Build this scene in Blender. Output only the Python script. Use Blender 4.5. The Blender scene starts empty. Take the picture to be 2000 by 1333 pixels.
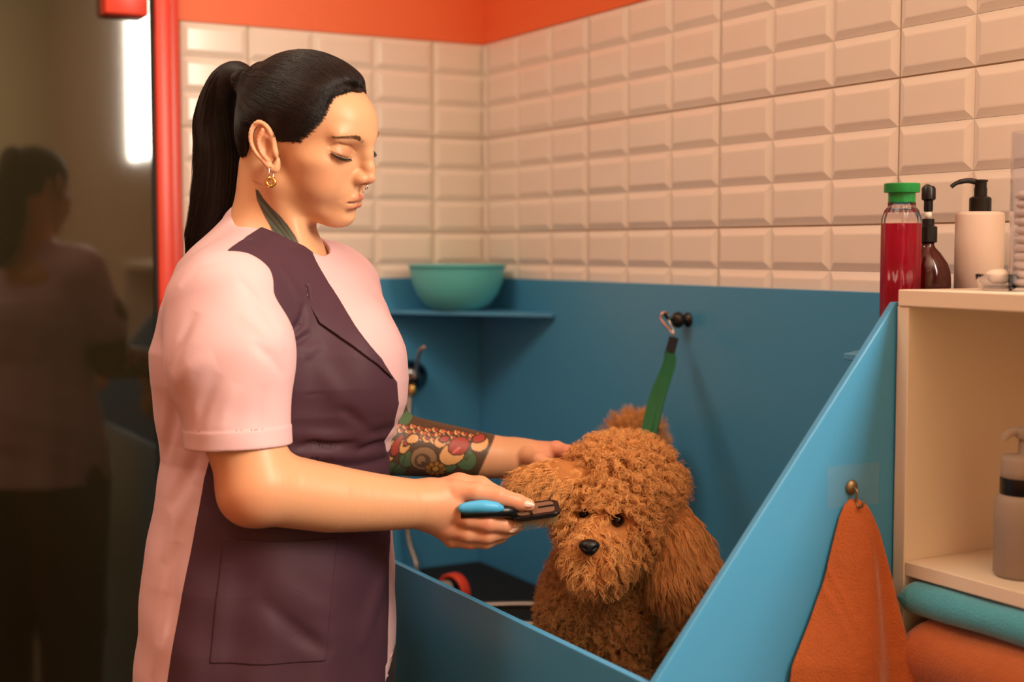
import bpy, bmesh, math, random
import numpy as np
from mathutils import Vector, Matrix

# ---------------------------------------------------------------- camera, world, lights, exposure
SC = bpy.context.scene
C = SC.collection
CAM_XY = (-1.3986, -2.643); CAM_Z = 1.40
YAW = math.radians(29.05); PITCH = math.radians(3.835); F_PX = 2700.0
cam_d = bpy.data.cameras.new('camera'); cam_d.lens = F_PX / 2000 * 36.0; cam_d.sensor_width = 36.0
cam_d.dof.use_dof = True; cam_d.dof.focus_distance = 1.74; cam_d.dof.aperture_fstop = 3.0
cam_d.clip_start = 0.05
cam = bpy.data.objects.new('camera', cam_d); C.objects.link(cam)
cam.location = (CAM_XY[0], CAM_XY[1], CAM_Z)
cam.rotation_euler = (math.pi/2 - PITCH, 0, -YAW)
SC.camera = cam

W = bpy.data.worlds.new('sky'); SC.world = W; W.use_nodes = True
W.node_tree.nodes['Background'].inputs[0].default_value = (0.75, 0.85, 1.0, 1)
W.node_tree.nodes['Background'].inputs[1].default_value = 2.0

def area(name, loc, target, sx, sy, power, col):
    d = bpy.data.lights.new(name, 'AREA'); d.shape = 'RECTANGLE'; d.size = sx; d.size_y = sy
    d.energy = power; d.color = col
    o = bpy.data.objects.new(name, d); C.objects.link(o); o.location = loc
    o.rotation_euler = (Vector(target) - Vector(loc)).to_track_quat('-Z', 'Y').to_euler()
    return o
area('ceiling_lamp_light', (-1.45, -0.95, 2.71), (-1.45, -0.95, 0.0), 0.7, 0.7, 15.5, (1.0, 0.88, 0.66))
area('window_daylight', (-0.03, -2.60, 2.15), (-1.03, -2.60, 2.15), 0.90, 0.80, 106, (1.0, 0.91, 0.74))
area('back_wall_fill', (-1.8, -3.3, 2.60), (-1.5, -4.8, 1.3), 1.0, 0.5, 40, (1.0, 0.88, 0.66))  # added lamp, out of view: brightens back wall for door reflection and fill
vs = SC.view_settings
vs.view_transform = 'Standard'; vs.look = 'None'; vs.gamma = 1.0; vs.use_curve_mapping = False; vs.exposure = 0.04
SC.cycles.use_denoising = True
SC.cycles.max_bounces = 8

# ---------------------------------------------------------------- helpers
PI = math.pi
def lin(c):
    return tuple(((v/255)/12.92 if v/255 <= 0.04045 else ((v/255+0.055)/1.055)**2.4) for v in c)
MATS = {}
def mat(name, rgb, rough=0.5, metal=0.0, spec=0.5, var=0.0, vscale=8.0, bump=0.0, bscale=80.0, coat=0.0, trans=0.0, ior=1.45, alpha=1.0, sheen=0.0, sss=0.0, wrinkle=0.0):
    if name in MATS: return MATS[name]
    m = bpy.data.materials.new(name); m.use_nodes = True; nt = m.node_tree
    b = nt.nodes['Principled BSDF']
    col = (*lin(rgb), 1)
    b.inputs['Base Color'].default_value = col
    b.inputs['Roughness'].default_value = rough; b.inputs['Metallic'].default_value = metal
    b.inputs['Specular IOR Level'].default_value = spec; b.inputs['IOR'].default_value = ior
    b.inputs['Coat Weight'].default_value = coat; b.inputs['Transmission Weight'].default_value = trans
    b.inputs['Alpha'].default_value = alpha
    if sheen:
        b.inputs['Sheen Weight'].default_value = sheen; b.inputs['Sheen Roughness'].default_value = 0.4
    if sss:
        b.inputs['Subsurface Weight'].default_value = sss; b.inputs['Subsurface Radius'].default_value = (0.008, 0.003, 0.0015)
        b.inputs['Subsurface Scale'].default_value = 1.0
    tc = nt.nodes.new('ShaderNodeTexCoord')
    if var:
        n = nt.nodes.new('ShaderNodeTexNoise'); n.inputs['Scale'].default_value = vscale; n.inputs['Detail'].default_value = 4
        nt.links.new(tc.outputs['Object'], n.inputs['Vector'])
        mx = nt.nodes.new('ShaderNodeMix'); mx.data_type = 'RGBA'
        mx.inputs[6].default_value = tuple(v*(1-var) for v in col[:3]) + (1,)
        mx.inputs[7].default_value = tuple(min(1, v*(1+var)) for v in col[:3]) + (1,)
        nt.links.new(n.outputs['Fac'], mx.inputs[0]); nt.links.new(mx.outputs[2], b.inputs['Base Color'])
    if bump:
        n = nt.nodes.new('ShaderNodeTexNoise'); n.inputs['Scale'].default_value = bscale; n.inputs['Detail'].default_value = 3
        nt.links.new(tc.outputs['Object'], n.inputs['Vector'])
        bp = nt.nodes.new('ShaderNodeBump'); bp.inputs['Strength'].default_value = bump; bp.inputs['Distance'].default_value = 0.002
        nt.links.new(n.outputs['Fac'], bp.inputs['Height']); nt.links.new(bp.outputs['Normal'], b.inputs['Normal'])
    if wrinkle:
        n = nt.nodes.new('ShaderNodeTexNoise'); n.inputs['Scale'].default_value = 5.0; n.inputs['Detail'].default_value = 1.5; n.inputs['Distortion'].default_value = 0.8
        nt.links.new(tc.outputs['Object'], n.inputs['Vector'])
        b2 = nt.nodes.new('ShaderNodeBump'); b2.inputs['Strength'].default_value = wrinkle; b2.inputs['Distance'].default_value = 0.02
        nt.links.new(n.outputs['Fac'], b2.inputs['Height'])
        if bump: nt.links.new(b2.outputs['Normal'], bp.inputs['Normal'])
        else: nt.links.new(b2.outputs['Normal'], b.inputs['Normal'])
    MATS[name] = m
    return m

def link(name, me, m, parent=None, smooth=False):
    o = bpy.data.objects.new(name, me); C.objects.link(o)
    if m is not None and len(me.materials) == 0: me.materials.append(m)
    if smooth:
        me.polygons.foreach_set('use_smooth', np.ones(len(me.polygons), bool))
    if parent is not None: o.parent = parent
    return o
def tag(o, label=None, cat=None, group=None, kind=None):
    if label: o['label'] = label
    if cat: o['category'] = cat
    if group: o['group'] = group
    if kind: o['kind'] = kind
    return o
def empty(name, loc=(0, 0, 0), rz=0):
    o = bpy.data.objects.new(name, None); C.objects.link(o); o.location = loc; o.rotation_euler = (0, 0, rz)
    o.empty_display_size = 0.05
    return o
class MB:
    def __init__(s): s.bm = bmesh.new()
    def box(s, lo, hi, bev=0.0, seg=2):
        lo, hi = Vector(lo), Vector(hi)
        r = bmesh.ops.create_cube(s.bm, size=1.0)
        for v in r['verts']:
            v.co = Vector([(lo[i]+hi[i])/2 + v.co[i]*(hi[i]-lo[i]) for i in range(3)])
        if bev:
            es = list({e for v in r['verts'] for e in v.link_edges})
            bmesh.ops.bevel(s.bm, geom=es, offset=bev, segments=seg, affect='EDGES', profile=0.5)
        return s
    def lathe(s, prof, cx=0, cy=0, seg=40, cap=True):
        rings = []
        for r, z in prof:
            rings.append([s.bm.verts.new((cx + r*math.cos(2*PI*k/seg), cy + r*math.sin(2*PI*k/seg), z)) for k in range(seg)])
        for a, b in zip(rings[:-1], rings[1:]):
            for k in range(seg):
                s.bm.faces.new((a[k], a[(k+1) % seg], b[(k+1) % seg], b[k]))
        if cap:
            s.bm.faces.new(rings[0][::-1]); s.bm.faces.new(rings[-1])
        return s
    def tube(s, pts, r, seg=10, cap=True):
        pts = [Vector(p) for p in pts]; n = len(pts)
        rs = [float(q) for q in r] if isinstance(r, (list, tuple)) else [r]*n
        up = None; rings = []
        for i, p in enumerate(pts):
            t = (pts[min(i+1, n-1)] - pts[max(i-1, 0)]).normalized()
            if up is None:
                up = t.orthogonal().normalized()
            up = (up - t*up.dot(t)).normalized(); side = t.cross(up)
            rings.append([s.bm.verts.new(p + rs[i]*(math.cos(2*PI*k/seg)*up + math.sin(2*PI*k/seg)*side)) for k in range(seg)])
        for a, b in zip(rings[:-1], rings[1:]):
            for k in range(seg):
                s.bm.faces.new((a[k], a[(k+1) % seg], b[(k+1) % seg], b[k]))
        if cap:
            s.bm.faces.new(rings[0][::-1]); s.bm.faces.new(rings[-1])
        return s
    def prism(s, poly, fn0, fn1, bev=0.0):
        """poly: 2D points; fn0/fn1 map a 2D point to the two end faces."""
        a = [s.bm.verts.new(fn0(p)) for p in poly]; b = [s.bm.verts.new(fn1(p)) for p in poly]
        n = len(poly); fs = [s.bm.faces.new(a[::-1]), s.bm.faces.new(b)]
        for k in range(n): fs.append(s.bm.faces.new((a[k], a[(k+1) % n], b[(k+1) % n], b[k])))
        if bev:
            es = list({e for f in fs for e in f.edges})
            bmesh.ops.bevel(s.bm, geom=es, offset=bev, segments=2, affect='EDGES', profile=0.5)
        return s
    def mesh(s, name):
        bmesh.ops.recalc_face_normals(s.bm, faces=s.bm.faces)
        me = bpy.data.meshes.new(name); s.bm.to_mesh(me); s.bm.free(); return me
    def build(s, name, m, parent=None, smooth=False, auto=None):
        o = link(name, s.mesh(name), m, parent, smooth or auto is not None)
        if auto is not None:
            o.data.set_sharp_from_angle(angle=math.radians(auto))
        return o
def smooth_path(pts, n=8):
    """Catmull-Rom through the points."""
    P = np.array(pts, float); P = np.vstack([2*P[0]-P[1], P, 2*P[-1]-P[-2]]); out = []
    for i in range(1, len(P)-2):
        for k in range(n):
            t = k/n; a, b, c, d = P[i-1:i+3]
            out.append(0.5*((2*b)+(c-a)*t+(2*a-5*b+4*c-d)*t*t+(3*b-a-3*c+d)*t**3))
    out.append(P[-2]); return np.array(out)
# the view frame on the floor under the camera: X to the right, Y away, Z up
CY, SY = math.cos(YAW), math.sin(YAW)
def to_world(p):
    return (CAM_XY[0] + p[0]*CY + p[1]*SY, CAM_XY[1] - p[0]*SY + p[1]*CY, p[2])
def at(px, py, d):
    a = (px-1000)/F_PX; b = (666.5-py)/F_PX
    dd = math.cos(PITCH) + b*math.sin(PITCH); zz = b*math.cos(PITCH) - math.sin(PITCH)
    return np.array([a*d/dd, d, CAM_Z + zz*d/dd])
# ---------------------------------------------------------------- the room
tilemat = mat('glazed_tile', (236, 228, 218), 0.16, spec=0.5, var=0.04, vscale=6)
grout = mat('grout', (190, 165, 138), 0.9)
def paint(name, rgb, r=0.6): return mat(name, rgb, r, var=0.05, vscale=3, bump=0.06, bscale=250)
orange = paint('orange_paint', (238, 116, 68), 0.5)
redp = mat('red_lacquer', (226, 70, 50), 0.32, var=0.05)
cream = paint('cream_paint', (205, 190, 150))
dark_floor = mat('floor_vinyl', (70, 58, 44), 0.5, var=0.15, vscale=5)
def struct(name, mb, m, **k):
    o = mb.build(name, m, **k); o['kind'] = 'structure'; return o
H = 2.75; YB = -4.8; XL = -3.6
struct('floor', MB().box((XL, YB, -0.05), (0, 0, 0)), dark_floor)
struct('ceiling', MB().box((XL, YB, H), (0, 0, H+0.05)), paint('peach_paint', (226, 192, 170)))
T0 = 1.8336
wl = MB().box((-0.665, 0, 0), (0.1, 0.1, H)); wl.box((XL, 0, 2.35), (-0.665, 0.1, H)); wl.box((XL, 0, 0), (-1.75, 0.1, 2.35))
wall_left = struct('wall_left', wl, grout)
# orange paint above the tiles
struct('trim_1', MB().box((-0.665, -0.006, T0), (0, 0.0, H)), orange).parent = wall_left
wr = MB().box((0, -2.12, 0), (0.1, 0, H)); wr.box((0, YB, 0), (0.1, -3.08, H)); wr.box((0, -3.08, 0), (0.1, -2.12, 1.72)); wr.box((0, -3.08, 2.56), (0.1, -2.12, H))
wall_right = struct('wall_right', wr, grout)
struct('trim_2', MB().box((-0.006, -2.0, T0), (0, -0.006, H)), orange).parent = wall_right
struct('wall_back', MB().box((XL, YB-0.1, 0), (0.1, YB, H)), cream)
struct('wall_far_left', MB().box((XL-0.1, YB, 0), (XL, 0.1, H)), paint('warm_bounce_paint', (204, 124, 98)))  # unseen wall, reddened to bounce pinker light onto the right wall
w1 = empty('window_1', (0.05, -2.6, 1.72)); w1['kind'] = 'structure'
fr = MB()
for y in (-0.48, 0.44): fr.box((-0.04, y, 0), (0.04, y+0.04, 0.84))
for z in (0, 0.80): fr.box((-0.04, -0.48, z), (0.04, 0.48, z+0.04))
fr.build('window_frame', mat('white_frame', (225, 225, 220), 0.4), w1)
MB().box((0.0, -0.44, 0.04), (0.006, 0.44, 0.80)).build('pane', mat('window_glass', (240, 245, 245), 0.02, trans=1.0), w1)

# pressed tiles: each raised cell is a piece of its wall
CW, CH = 0.40/3, 0.20/3
def tile_mesh(name, w, h, axis):
    b = 0.0115; t0, t1 = 0.0035, 0.0085
    a, c = w/2, h/2
    V = []
    for (x, y, z) in [(a, c, 0), (a, c, t0), (a-b*0.35, c-b*0.35, t0+0.0016), (a-b, c-b, t1), (a-b-0.002, c-b-0.002, t1+0.0003)]:
        V += [(-x, -y, z), (x, -y, z), (x, y, z), (-x, y, z)]
    Fc = []
    for k in range(4):
        for j in range(4):
            Fc.append((k*4+j, k*4+(j+1) % 4, (k+1)*4+(j+1) % 4, (k+1)*4+j))
    Fc.append((16, 17, 18, 19))
    # axis 'A': wall y=0 seen from -y ; 'B': wall x=0 seen from -x
    V2 = [((x, -z, y) if axis == 'A' else (-z, -x, y)) for x, y, z in V]
    me = bpy.data.meshes.new(name); me.from_pydata(V2, [], Fc); me.materials.append(tilemat); return me
def tiles(axis, edges, rows, parent):
    cache = {}
    rnd = random.Random(5)
    for i in range(len(edges)-1):
        e0, e1, g0, g1 = edges[i][0], edges[i+1][0], edges[i][1], edges[i+1][1]
        lo = e0 + (0.0014 if g0 else 0.0002); hi = e1 - (0.0014 if g1 else 0.0002)
        for j in range(len(rows)-1):
            zl = rows[j][0] + (0.0013 if rows[j][1] else 0.0002); zh = rows[j+1][0] - (0.0013 if rows[j+1][1] else 0.0002)
            key = (round(hi-lo, 4), round(zh-zl, 4))
            if key not in cache: cache[key] = tile_mesh('tile', hi-lo, zh-zl, axis)
            o = bpy.data.objects.new('tile', cache[key]); C.objects.link(o); o.parent = parent
            m = -(lo+hi)/2
            o.location = (m, 0, (zl+zh)/2) if axis == 'A' else (0, m, (zl+zh)/2)
            o.rotation_euler = (rnd.uniform(-.002, .002), 0, rnd.uniform(-.002, .002)) if axis == 'A' else (0, rnd.uniform(-.002, .002), rnd.uniform(-.002, .002))
def rows_from(n):   # rows downward from the top line
    return [(T0 - k*CH, k % 3 == 0) for k in range(n, -1, -1)]
eB = [(0.0, True), (0.027, True)] + [(0.027 + CW*k, k % 3 == 0) for k in range(1, 15)]
tiles('B', eB, rows_from(9), wall_right)
eA = [(0.0, True), (0.1226, True)] + [(0.1226 + CW*k, k % 3 == 0) for k in range(1, 5)]
tiles('A', eA, rows_from(13), wall_left)

# dark glass door with its red frame
d1 = empty('door_1', (-0.665, 0, 0)); d1['kind'] = 'structure'
glass = mat('dark_glass', (40, 36, 22), 0.05, spec=0.5, ior=2.15)
MB().box((-0.052, -0.055, 0), (-0.022, 0.05, 2.35), 0.004).build('door_frame', redp, d1, auto=30)
MB().box((-0.024, -0.028, 0), (0.0, 0.05, 2.35), 0.003).build('frame_rebate', redp, d1, auto=30)
MB().box((-1.085, -0.055, 2.28), (-0.052, 0.05, 2.35), 0.004).build('door_frame', redp, d1, auto=30)
MB().box((-1.085, -0.055, 0), (-1.04, 0.05, 2.35), 0.004).build('door_frame', redp, d1, auto=30)
MB().box((-0.058, -0.045, 0.01), (-0.052, 0.0, 2.28)).build('seal', mat('black_rubber', (12, 12, 12), 0.6), d1)
MB().box((-1.04, -0.04, 0.01), (-0.058, -0.028, 2.28), 0.0015).build('glass_leaf', glass, d1)
MB().box((-0.148, -0.075, 1.824), (-0.068, -0.02, 1.96), 0.006).build('hinge_patch', redp, d1, auto=30)
MB().box((-0.052-0.0005, -0.0556, 1.30), (-0.022+0.0005, -0.054, 1.3015)).build('joint_line', mat('dark_red', (110, 20, 15), 0.6), d1)
# ---------------------------------------------------------------- the tub
blue = mat('blue_laminate', (72, 150, 198), 0.30, spec=0.5, var=0.05, vscale=2.5, bump=0.03, bscale=300)
blue_edge = mat('blue_edge_band', (110, 175, 198), 0.4)
VF, ZF, ZT = 0.583, 0.943, 1.3387       # front panel distance and heights
YD = -1.477
tub = empty('grooming_tub', (-0.30, -0.74, 0))
tag(tub, 'blue panelled dog grooming tub in the corner, with slanted sides and a low front', 'tub')
def tp(name, mb, m=blue, **k):
    o = mb.build(name, m, None, **k); o.parent = tub; o.matrix_parent_inverse = tub.matrix_basis.inverted(); return o
_old = Matrix.Translation((-0.30, -0.74, 0))
tub.matrix_basis = _old
ZB = 0.02; ZFL = 0.705
tp('back_panel', MB().box((-0.020, YD, ZB), (-0.010, -0.010, ZT), 0.0012))
side = [(-0.020, ZB), (-0.020, ZT), (-0.25, ZT), (-VF, ZF), (-VF, ZB)]
tp('side_panel', MB().prism(side, lambda p: (p[0], -0.020, p[1]), lambda p: (p[0], -0.010, p[1]), 0.0012))
tp('side_panel', MB().prism(side, lambda p: (p[0], YD, p[1]), lambda p: (p[0], YD+0.010, p[1]), 0.0015))
tp('front_panel', MB().box((-VF-0.0002, YD+0.0102, ZB), (-VF+0.0098, -0.0202, ZF), 0.0015))
tp('floor_pan', MB().box((-VF+0.0098, YD+0.0102, ZFL-0.02), (-0.0202, -0.0202, ZFL)))
ZS = 1.274
tri = [(-0.0203, -0.0203), (-0.0203, -0.335), (-0.03, -0.335), (-0.262, -0.03), (-0.262, -0.0203)]
tp('corner_shelf', MB().prism(tri, lambda p: (p[0], p[1], ZS-0.008), lambda p: (p[0], p[1], ZS), 0.0012))
tri2 = [(-0.0203, YD+0.0103), (-0.0203, YD+0.22), (-0.03, YD+0.22), (-0.245, YD+0.09), (-0.245, YD+0.0103)]
tp('corner_shelf', MB().prism(tri2, lambda p: (p[0], p[1], ZS-0.008), lambda p: (p[0], p[1], ZS), 0.0012))
# mat
rub = mat('black_mat_rubber', (14, 14, 15), 0.75, bump=0.3, bscale=260)
mt = MB().box((-VF+0.013, YD+0.013, ZFL), (-0.0235, -0.0235, 0.7245), 0.004)
tag(mt.build('rubber_mat', rub), 'black rubber mat covering the floor of the blue tub', 'mat')

# bowl
bm_ = MB()
outer = [(0.045, 0.0), (0.05, 0.002), (0.066, 0.012), (0.082, 0.032), (0.092, 0.056), (0.0965, 0.08), (0.0975, 0.088), (0.1005, 0.0895), (0.1010, 0.092), (0.0995, 0.0935)]
inner = [(0.0955, 0.0925), (0.0945, 0.08), (0.090, 0.057), (0.080, 0.034), (0.064, 0.0145), (0.045, 0.005)]
bm_.lathe(outer + inner, seg=64)
bowl = bm_.build('mixing_bowl', mat('teal_plastic', (98, 200, 205), 0.42, var=0.03), smooth=True)
bowl.location = (-0.127, -0.124, ZS); tag(bowl, 'turquoise plastic bowl on the small blue corner shelf', 'bowl')

# hook on the back panel, with the grooming leash
chrome = mat('chrome', (200, 195, 188), 0.18, metal=1.0)
gun = mat('dark_metal', (60, 56, 52), 0.35, metal=0.8)
hk = empty('wall_hook', (-0.020, -0.768, 1.281)); tag(hk, 'small dark round knob hook on the blue back panel above the poodle', 'hook')
def rot_to_wall(prof):  # lathe profile (r, out) with axis along -x
    b = MB(); b.lathe(prof, seg=28)
    for v in b.bm.verts: v.co = Vector((-v.co.z, v.co.x, v.co.y))
    return b
rot_to_wall([(0.012, 0), (0.0125, 0.002), (0.011, 0.004), (0.006, 0.006), (0.005, 0.012), (0.010, 0.014), (0.0135, 0.019), (0.0135, 0.024), (0.010, 0.029), (0.004, 0.031)]).build('knob', gun, hk, smooth=True)
MB().tube(smooth_path([(-0.028, 0, 0), (-0.040, 0, 0.002), (-0.047, 0, 0.008), (-0.048, 0, 0.014)], 4), 0.0026, 8).build('hook_arm', gun, hk, smooth=True)

# faucet on the left side of the tub
fc = empty('bath_faucet', (-0.188, -0.0205, 1.133)); tag(fc, 'chrome shower mixer with round rosette on the blue panel behind the groomer', 'faucet')
b = MB(); b.lathe([(0.035, 0), (0.035, 0.010), (0.033, 0.022), (0.027, 0.034), (0.020, 0.042), (0.012, 0.047), (0.004, 0.049)], seg=40)
for v in b.bm.verts: v.co = Vector((v.co.x, -v.co.z, v.co.y))
b.build('rosette', mat('dark_chrome', (105, 110, 118), 0.12, metal=1.0), fc, smooth=True)
MB().tube(smooth_path([(-0.004, -0.045, 0.0), (-0.006, -0.052, 0.03), (-0.004, -0.062, 0.058), (0.004, -0.072, 0.066)], 5), 0.0045, 10).build('lever', chrome, fc, smooth=True)
b = MB(); b.lathe([(0.009, 0), (0.010, 0.004), (0.010, 0.018), (0.008, 0.022)], -0.012, -0.040, 24)
for v in b.bm.verts: v.co.z -= 0.036
b.build('outlet_nut', mat('brass', (225, 190, 120), 0.2, metal=1.0), fc, smooth=True)
hose_m = mat('chrome_hose', (190, 180, 172), 0.28, metal=1.0)
def hose(pts, r):
    P = smooth_path(pts, 14)
    # resample evenly and corrugate
    seg = np.linalg.norm(np.diff(P, axis=0), axis=1); s = np.r_[0, np.cumsum(seg)]; n = int(s[-1]/0.0016)
    q = np.linspace(0, s[-1], n); Q = np.stack([np.interp(q, s, P[:, k]) for k in range(3)], 1)
    return MB().tube([tuple(p) for p in Q], [r*(1.0 + 0.12*math.sin(k*PI/2)) for k in range(n)], 10)
# world points of the hose
hs = [(-0.206, -0.0605, 1.095), (-0.210, -0.062, 1.02), (-0.213, -0.055, 0.90), (-0.206, -0.05, 0.80), (-0.20, -0.08, 0.742), (-0.25, -0.18, 0.731), (-0.33, -0.28, 0.731), (-0.30, -0.36, 0.731),
      (-0.20, -0.385, 0.731), (-0.10, -0.44, 0.731), (-0.07, -0.53, 0.731), (-0.13, -0.58, 0.731), (-0.22, -0.52, 0.731), (-0.30, -0.46, 0.731)]
tag(hose(hs, 0.0062).build('shower_hose', hose_m, smooth=True), 'chrome corrugated shower hose hanging from the mixer and lying on the black mat', 'hose')
sh = empty('hand_shower', (-0.262, -0.372, 0.7245), 0.3); tag(sh, 'orange and grey hand shower head standing on its rim on the black mat', 'shower head')
b = MB(); N = 40; prof = [(0.034, -0.011), (0.036, -0.008), (0.036, 0.010), (0.034, 0.012), (0.0275, 0.010), (0.0265, -0.006)]
rings = []
for k in range(N):
    a = 2*PI*k/N
    rings.append([b.bm.verts.new((y, r*math.cos(a), 0.036 + r*math.sin(a))) for r, y in prof])
for k in range(N):
    for j in range(len(prof)):
        b.bm.faces.new((rings[k][j], rings[k][(j+1) % len(prof)], rings[(k+1) % N][(j+1) % len(prof)], rings[(k+1) % N][j]))
b.build('rim', mat('orange_plastic', (222, 70, 40), 0.35), sh, smooth=True)
b = MB(); b.lathe([(0.002, -0.004), (0.0275, -0.004), (0.0275, -0.001), (0.002, 0.0)], seg=36)
for v in b.bm.verts: v.co = Vector((v.co.z, v.co.x, v.co.y + 0.036))
b.build('spray_face', rub, sh)
MB().tube(smooth_path([(-0.012, 0.0, 0.036), (-0.024, 0.004, 0.036), (-0.040, 0.012, 0.026), (-0.075, 0.020, 0.014), (-0.11, 0.022, 0.012)], 5), [0.024]*5+[0.020]*5+[0.013]*5+[0.0105]*6, 18).build('handle', mat('grey_plastic', (140, 136, 130), 0.4), sh, smooth=True)

# ---------------------------------------------------------------- shelf unit on the right
lam = mat('cream_laminate', (232, 216, 194), 0.42, var=0.03, vscale=3)
UX, UY = -0.250, -1.4795
un = empty('shelf_unit', (UX+0.12, UY-0.4, 0)); tag(un, 'cream laminate open shelf unit beside the slanted blue tub side', 'shelf unit')
def up_(name, lo, hi):
    ox, oy = un.location[0], un.location[1]
    MB().box((lo[0]-ox, lo[1]-oy, lo[2]), (hi[0]-ox, hi[1]-oy, hi[2]), 0.0012).build(name, lam, un)
UR, UL = UY-0.80, UY
up_('top_board', (UX-0.002, UR-0.004, 1.3346), (-0.012, UL-0.003, 1.3533))
for y in (UL-0.018, UR): up_('side_board', (UX, y, 0.0), (-0.012, y+0.018, 1.3344))
for zt in (1.043, 0.80, 0.45): up_('shelf_board', (UX+0.001, UR+0.018, zt-0.0165), (-0.03, UL-0.0182, zt))
up_('back_board', (-0.03, UR+0.018, 0.05), (-0.022, UL-0.0182, 1.3344))

# bottles on the far corner shelf of the tub
def put(name, label, cat, loc, rz=0, group=None):
    e = empty(name, loc, rz); tag(e, label, cat, group); return e
clear = mat('clear_plastic', (235, 225, 225), 0.06, trans=1.0, ior=1.25)
blackp = mat('black_plastic', (14, 13, 13), 0.35)
# pink bottle with green cap
pb = put('shampoo_bottle', 'tall clear bottle of red liquid with a flanged green cap', 'bottle', (-0.197, -1.430, ZS))
def poly_lathe(prof, n=8, rnd=0.0):  # faceted body
    b = MB(); b.lathe(prof, seg=n*6)
    for v in b.bm.verts:
        a = math.atan2(v.co.y, v.co.x); r = math.hypot(v.co.x, v.co.y)
        f = 1 + 0.045*math.cos(n*a); v.co.x *= f; v.co.y *= f
    return b
poly_lathe([(0.020, 0.0), (0.0225, 0.002), (0.0225, 0.152), (0.0225, 0.160), (0.019, 0.171), (0.0155, 0.175), (0.0155, 0.181), (0.0140, 0.181), (0.0140, 0.175), (0.017, 0.168)]).build('bottle_body', clear, pb, smooth=True)
poly_lathe([(0.019, 0.0015), (0.0215, 0.0035), (0.0215, 0.1555)]).build('liquid', mat('red_liquid', (214, 32, 64), 0.08, trans=0.35, ior=1.33), pb, smooth=True)
gcap = mat('green_plastic', (20, 135, 62), 0.35)
MB().lathe([(0.0152, 0.1795), (0.0158, 0.180), (0.0158, 0.1915), (0.0205, 0.1920), (0.0208, 0.1928), (0.0208, 0.2020), (0.0202, 0.2028), (0.005, 0.2030)], seg=48).build('cap', gcap, pb, auto=35)
# amber pump bottle
am = put('pump_bottle', 'amber bottle with black pump half hidden behind the red shampoo bottle', 'bottle', (-0.128, -1.405, ZS), 0.9)
amb = mat('amber_plastic', (62, 10, 8), 0.12, spec=0.6)
MB().lathe([(0.026, 0), (0.0285, 0.002), (0.0285, 0.088), (0.0275, 0.098), (0.024, 0.108), (0.016, 0.120), (0.0095, 0.127), (0.008, 0.130), (0.008, 0.136)], seg=44).build('bottle_body', amb, am, smooth=True)
MB().lathe([(0.010, 0.133), (0.0112, 0.134), (0.0112, 0.152), (0.0100, 0.153), (0.0075, 0.154), (0.0075, 0.162), (0.004, 0.162)], seg=32).build('collar', blackp, am, auto=35)
MB().lathe([(0.0042, 0.162), (0.0042, 0.172)], seg=20).build('pump_stem', mat('white_plastic', (230, 225, 215), 0.4), am, smooth=True)
b = MB(); b.lathe([(0.0048, 0.171), (0.0055, 0.173), (0.0055, 0.184), (0.0085, 0.186), (0.0085, 0.199), (0.0065, 0.202), (0.003, 0.2025)], seg=28)
b.tube([(0, 0, 0.198), (0.012, 0, 0.2005), (0.028, 0, 0.199), (0.036, 0, 0.194)], [0.0055, 0.005, 0.004, 0.003], 12)
b.build('pump_head', blackp, am, auto=40)
# white pump bottle
wp = put('pump_bottle', 'plain white cylinder pump bottle with black spout', 'bottle', (-0.070, -1.4335, ZS), 2.63)
MB().lathe([(0.027, 0), (0.0292, 0.002), (0.0292, 0.166), (0.0280, 0.1695), (0.022, 0.171), (0.008, 0.171)], seg=48).build('bottle_body', mat('white_bottle', (226, 205, 190), 0.45), wp, smooth=True)
MB().lathe([(0.0128, 0.171), (0.0132, 0.1715), (0.0132, 0.187), (0.0120, 0.1885), (0.0078, 0.190), (0.0078, 0.200), (0.004, 0.2)], seg=32).build('collar', blackp, wp, auto=35)
b = MB(); b.lathe([(0.0070, 0.1995), (0.0072, 0.2), (0.0072, 0.2065), (0.0085, 0.2075), (0.0085, 0.2095), (0.003, 0.2105)], seg=28)
b.tube([tuple(p) for p in smooth_path([(0.0, 0, 0.206), (0.015, 0, 0.2088), (0.028, 0, 0.2065), (0.036, 0, 0.2015)], 4)], [0.0035]*4+[0.0032]*4+[0.0026]*5, 12)
b.build('pump_head', blackp, wp, auto=40)

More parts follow.
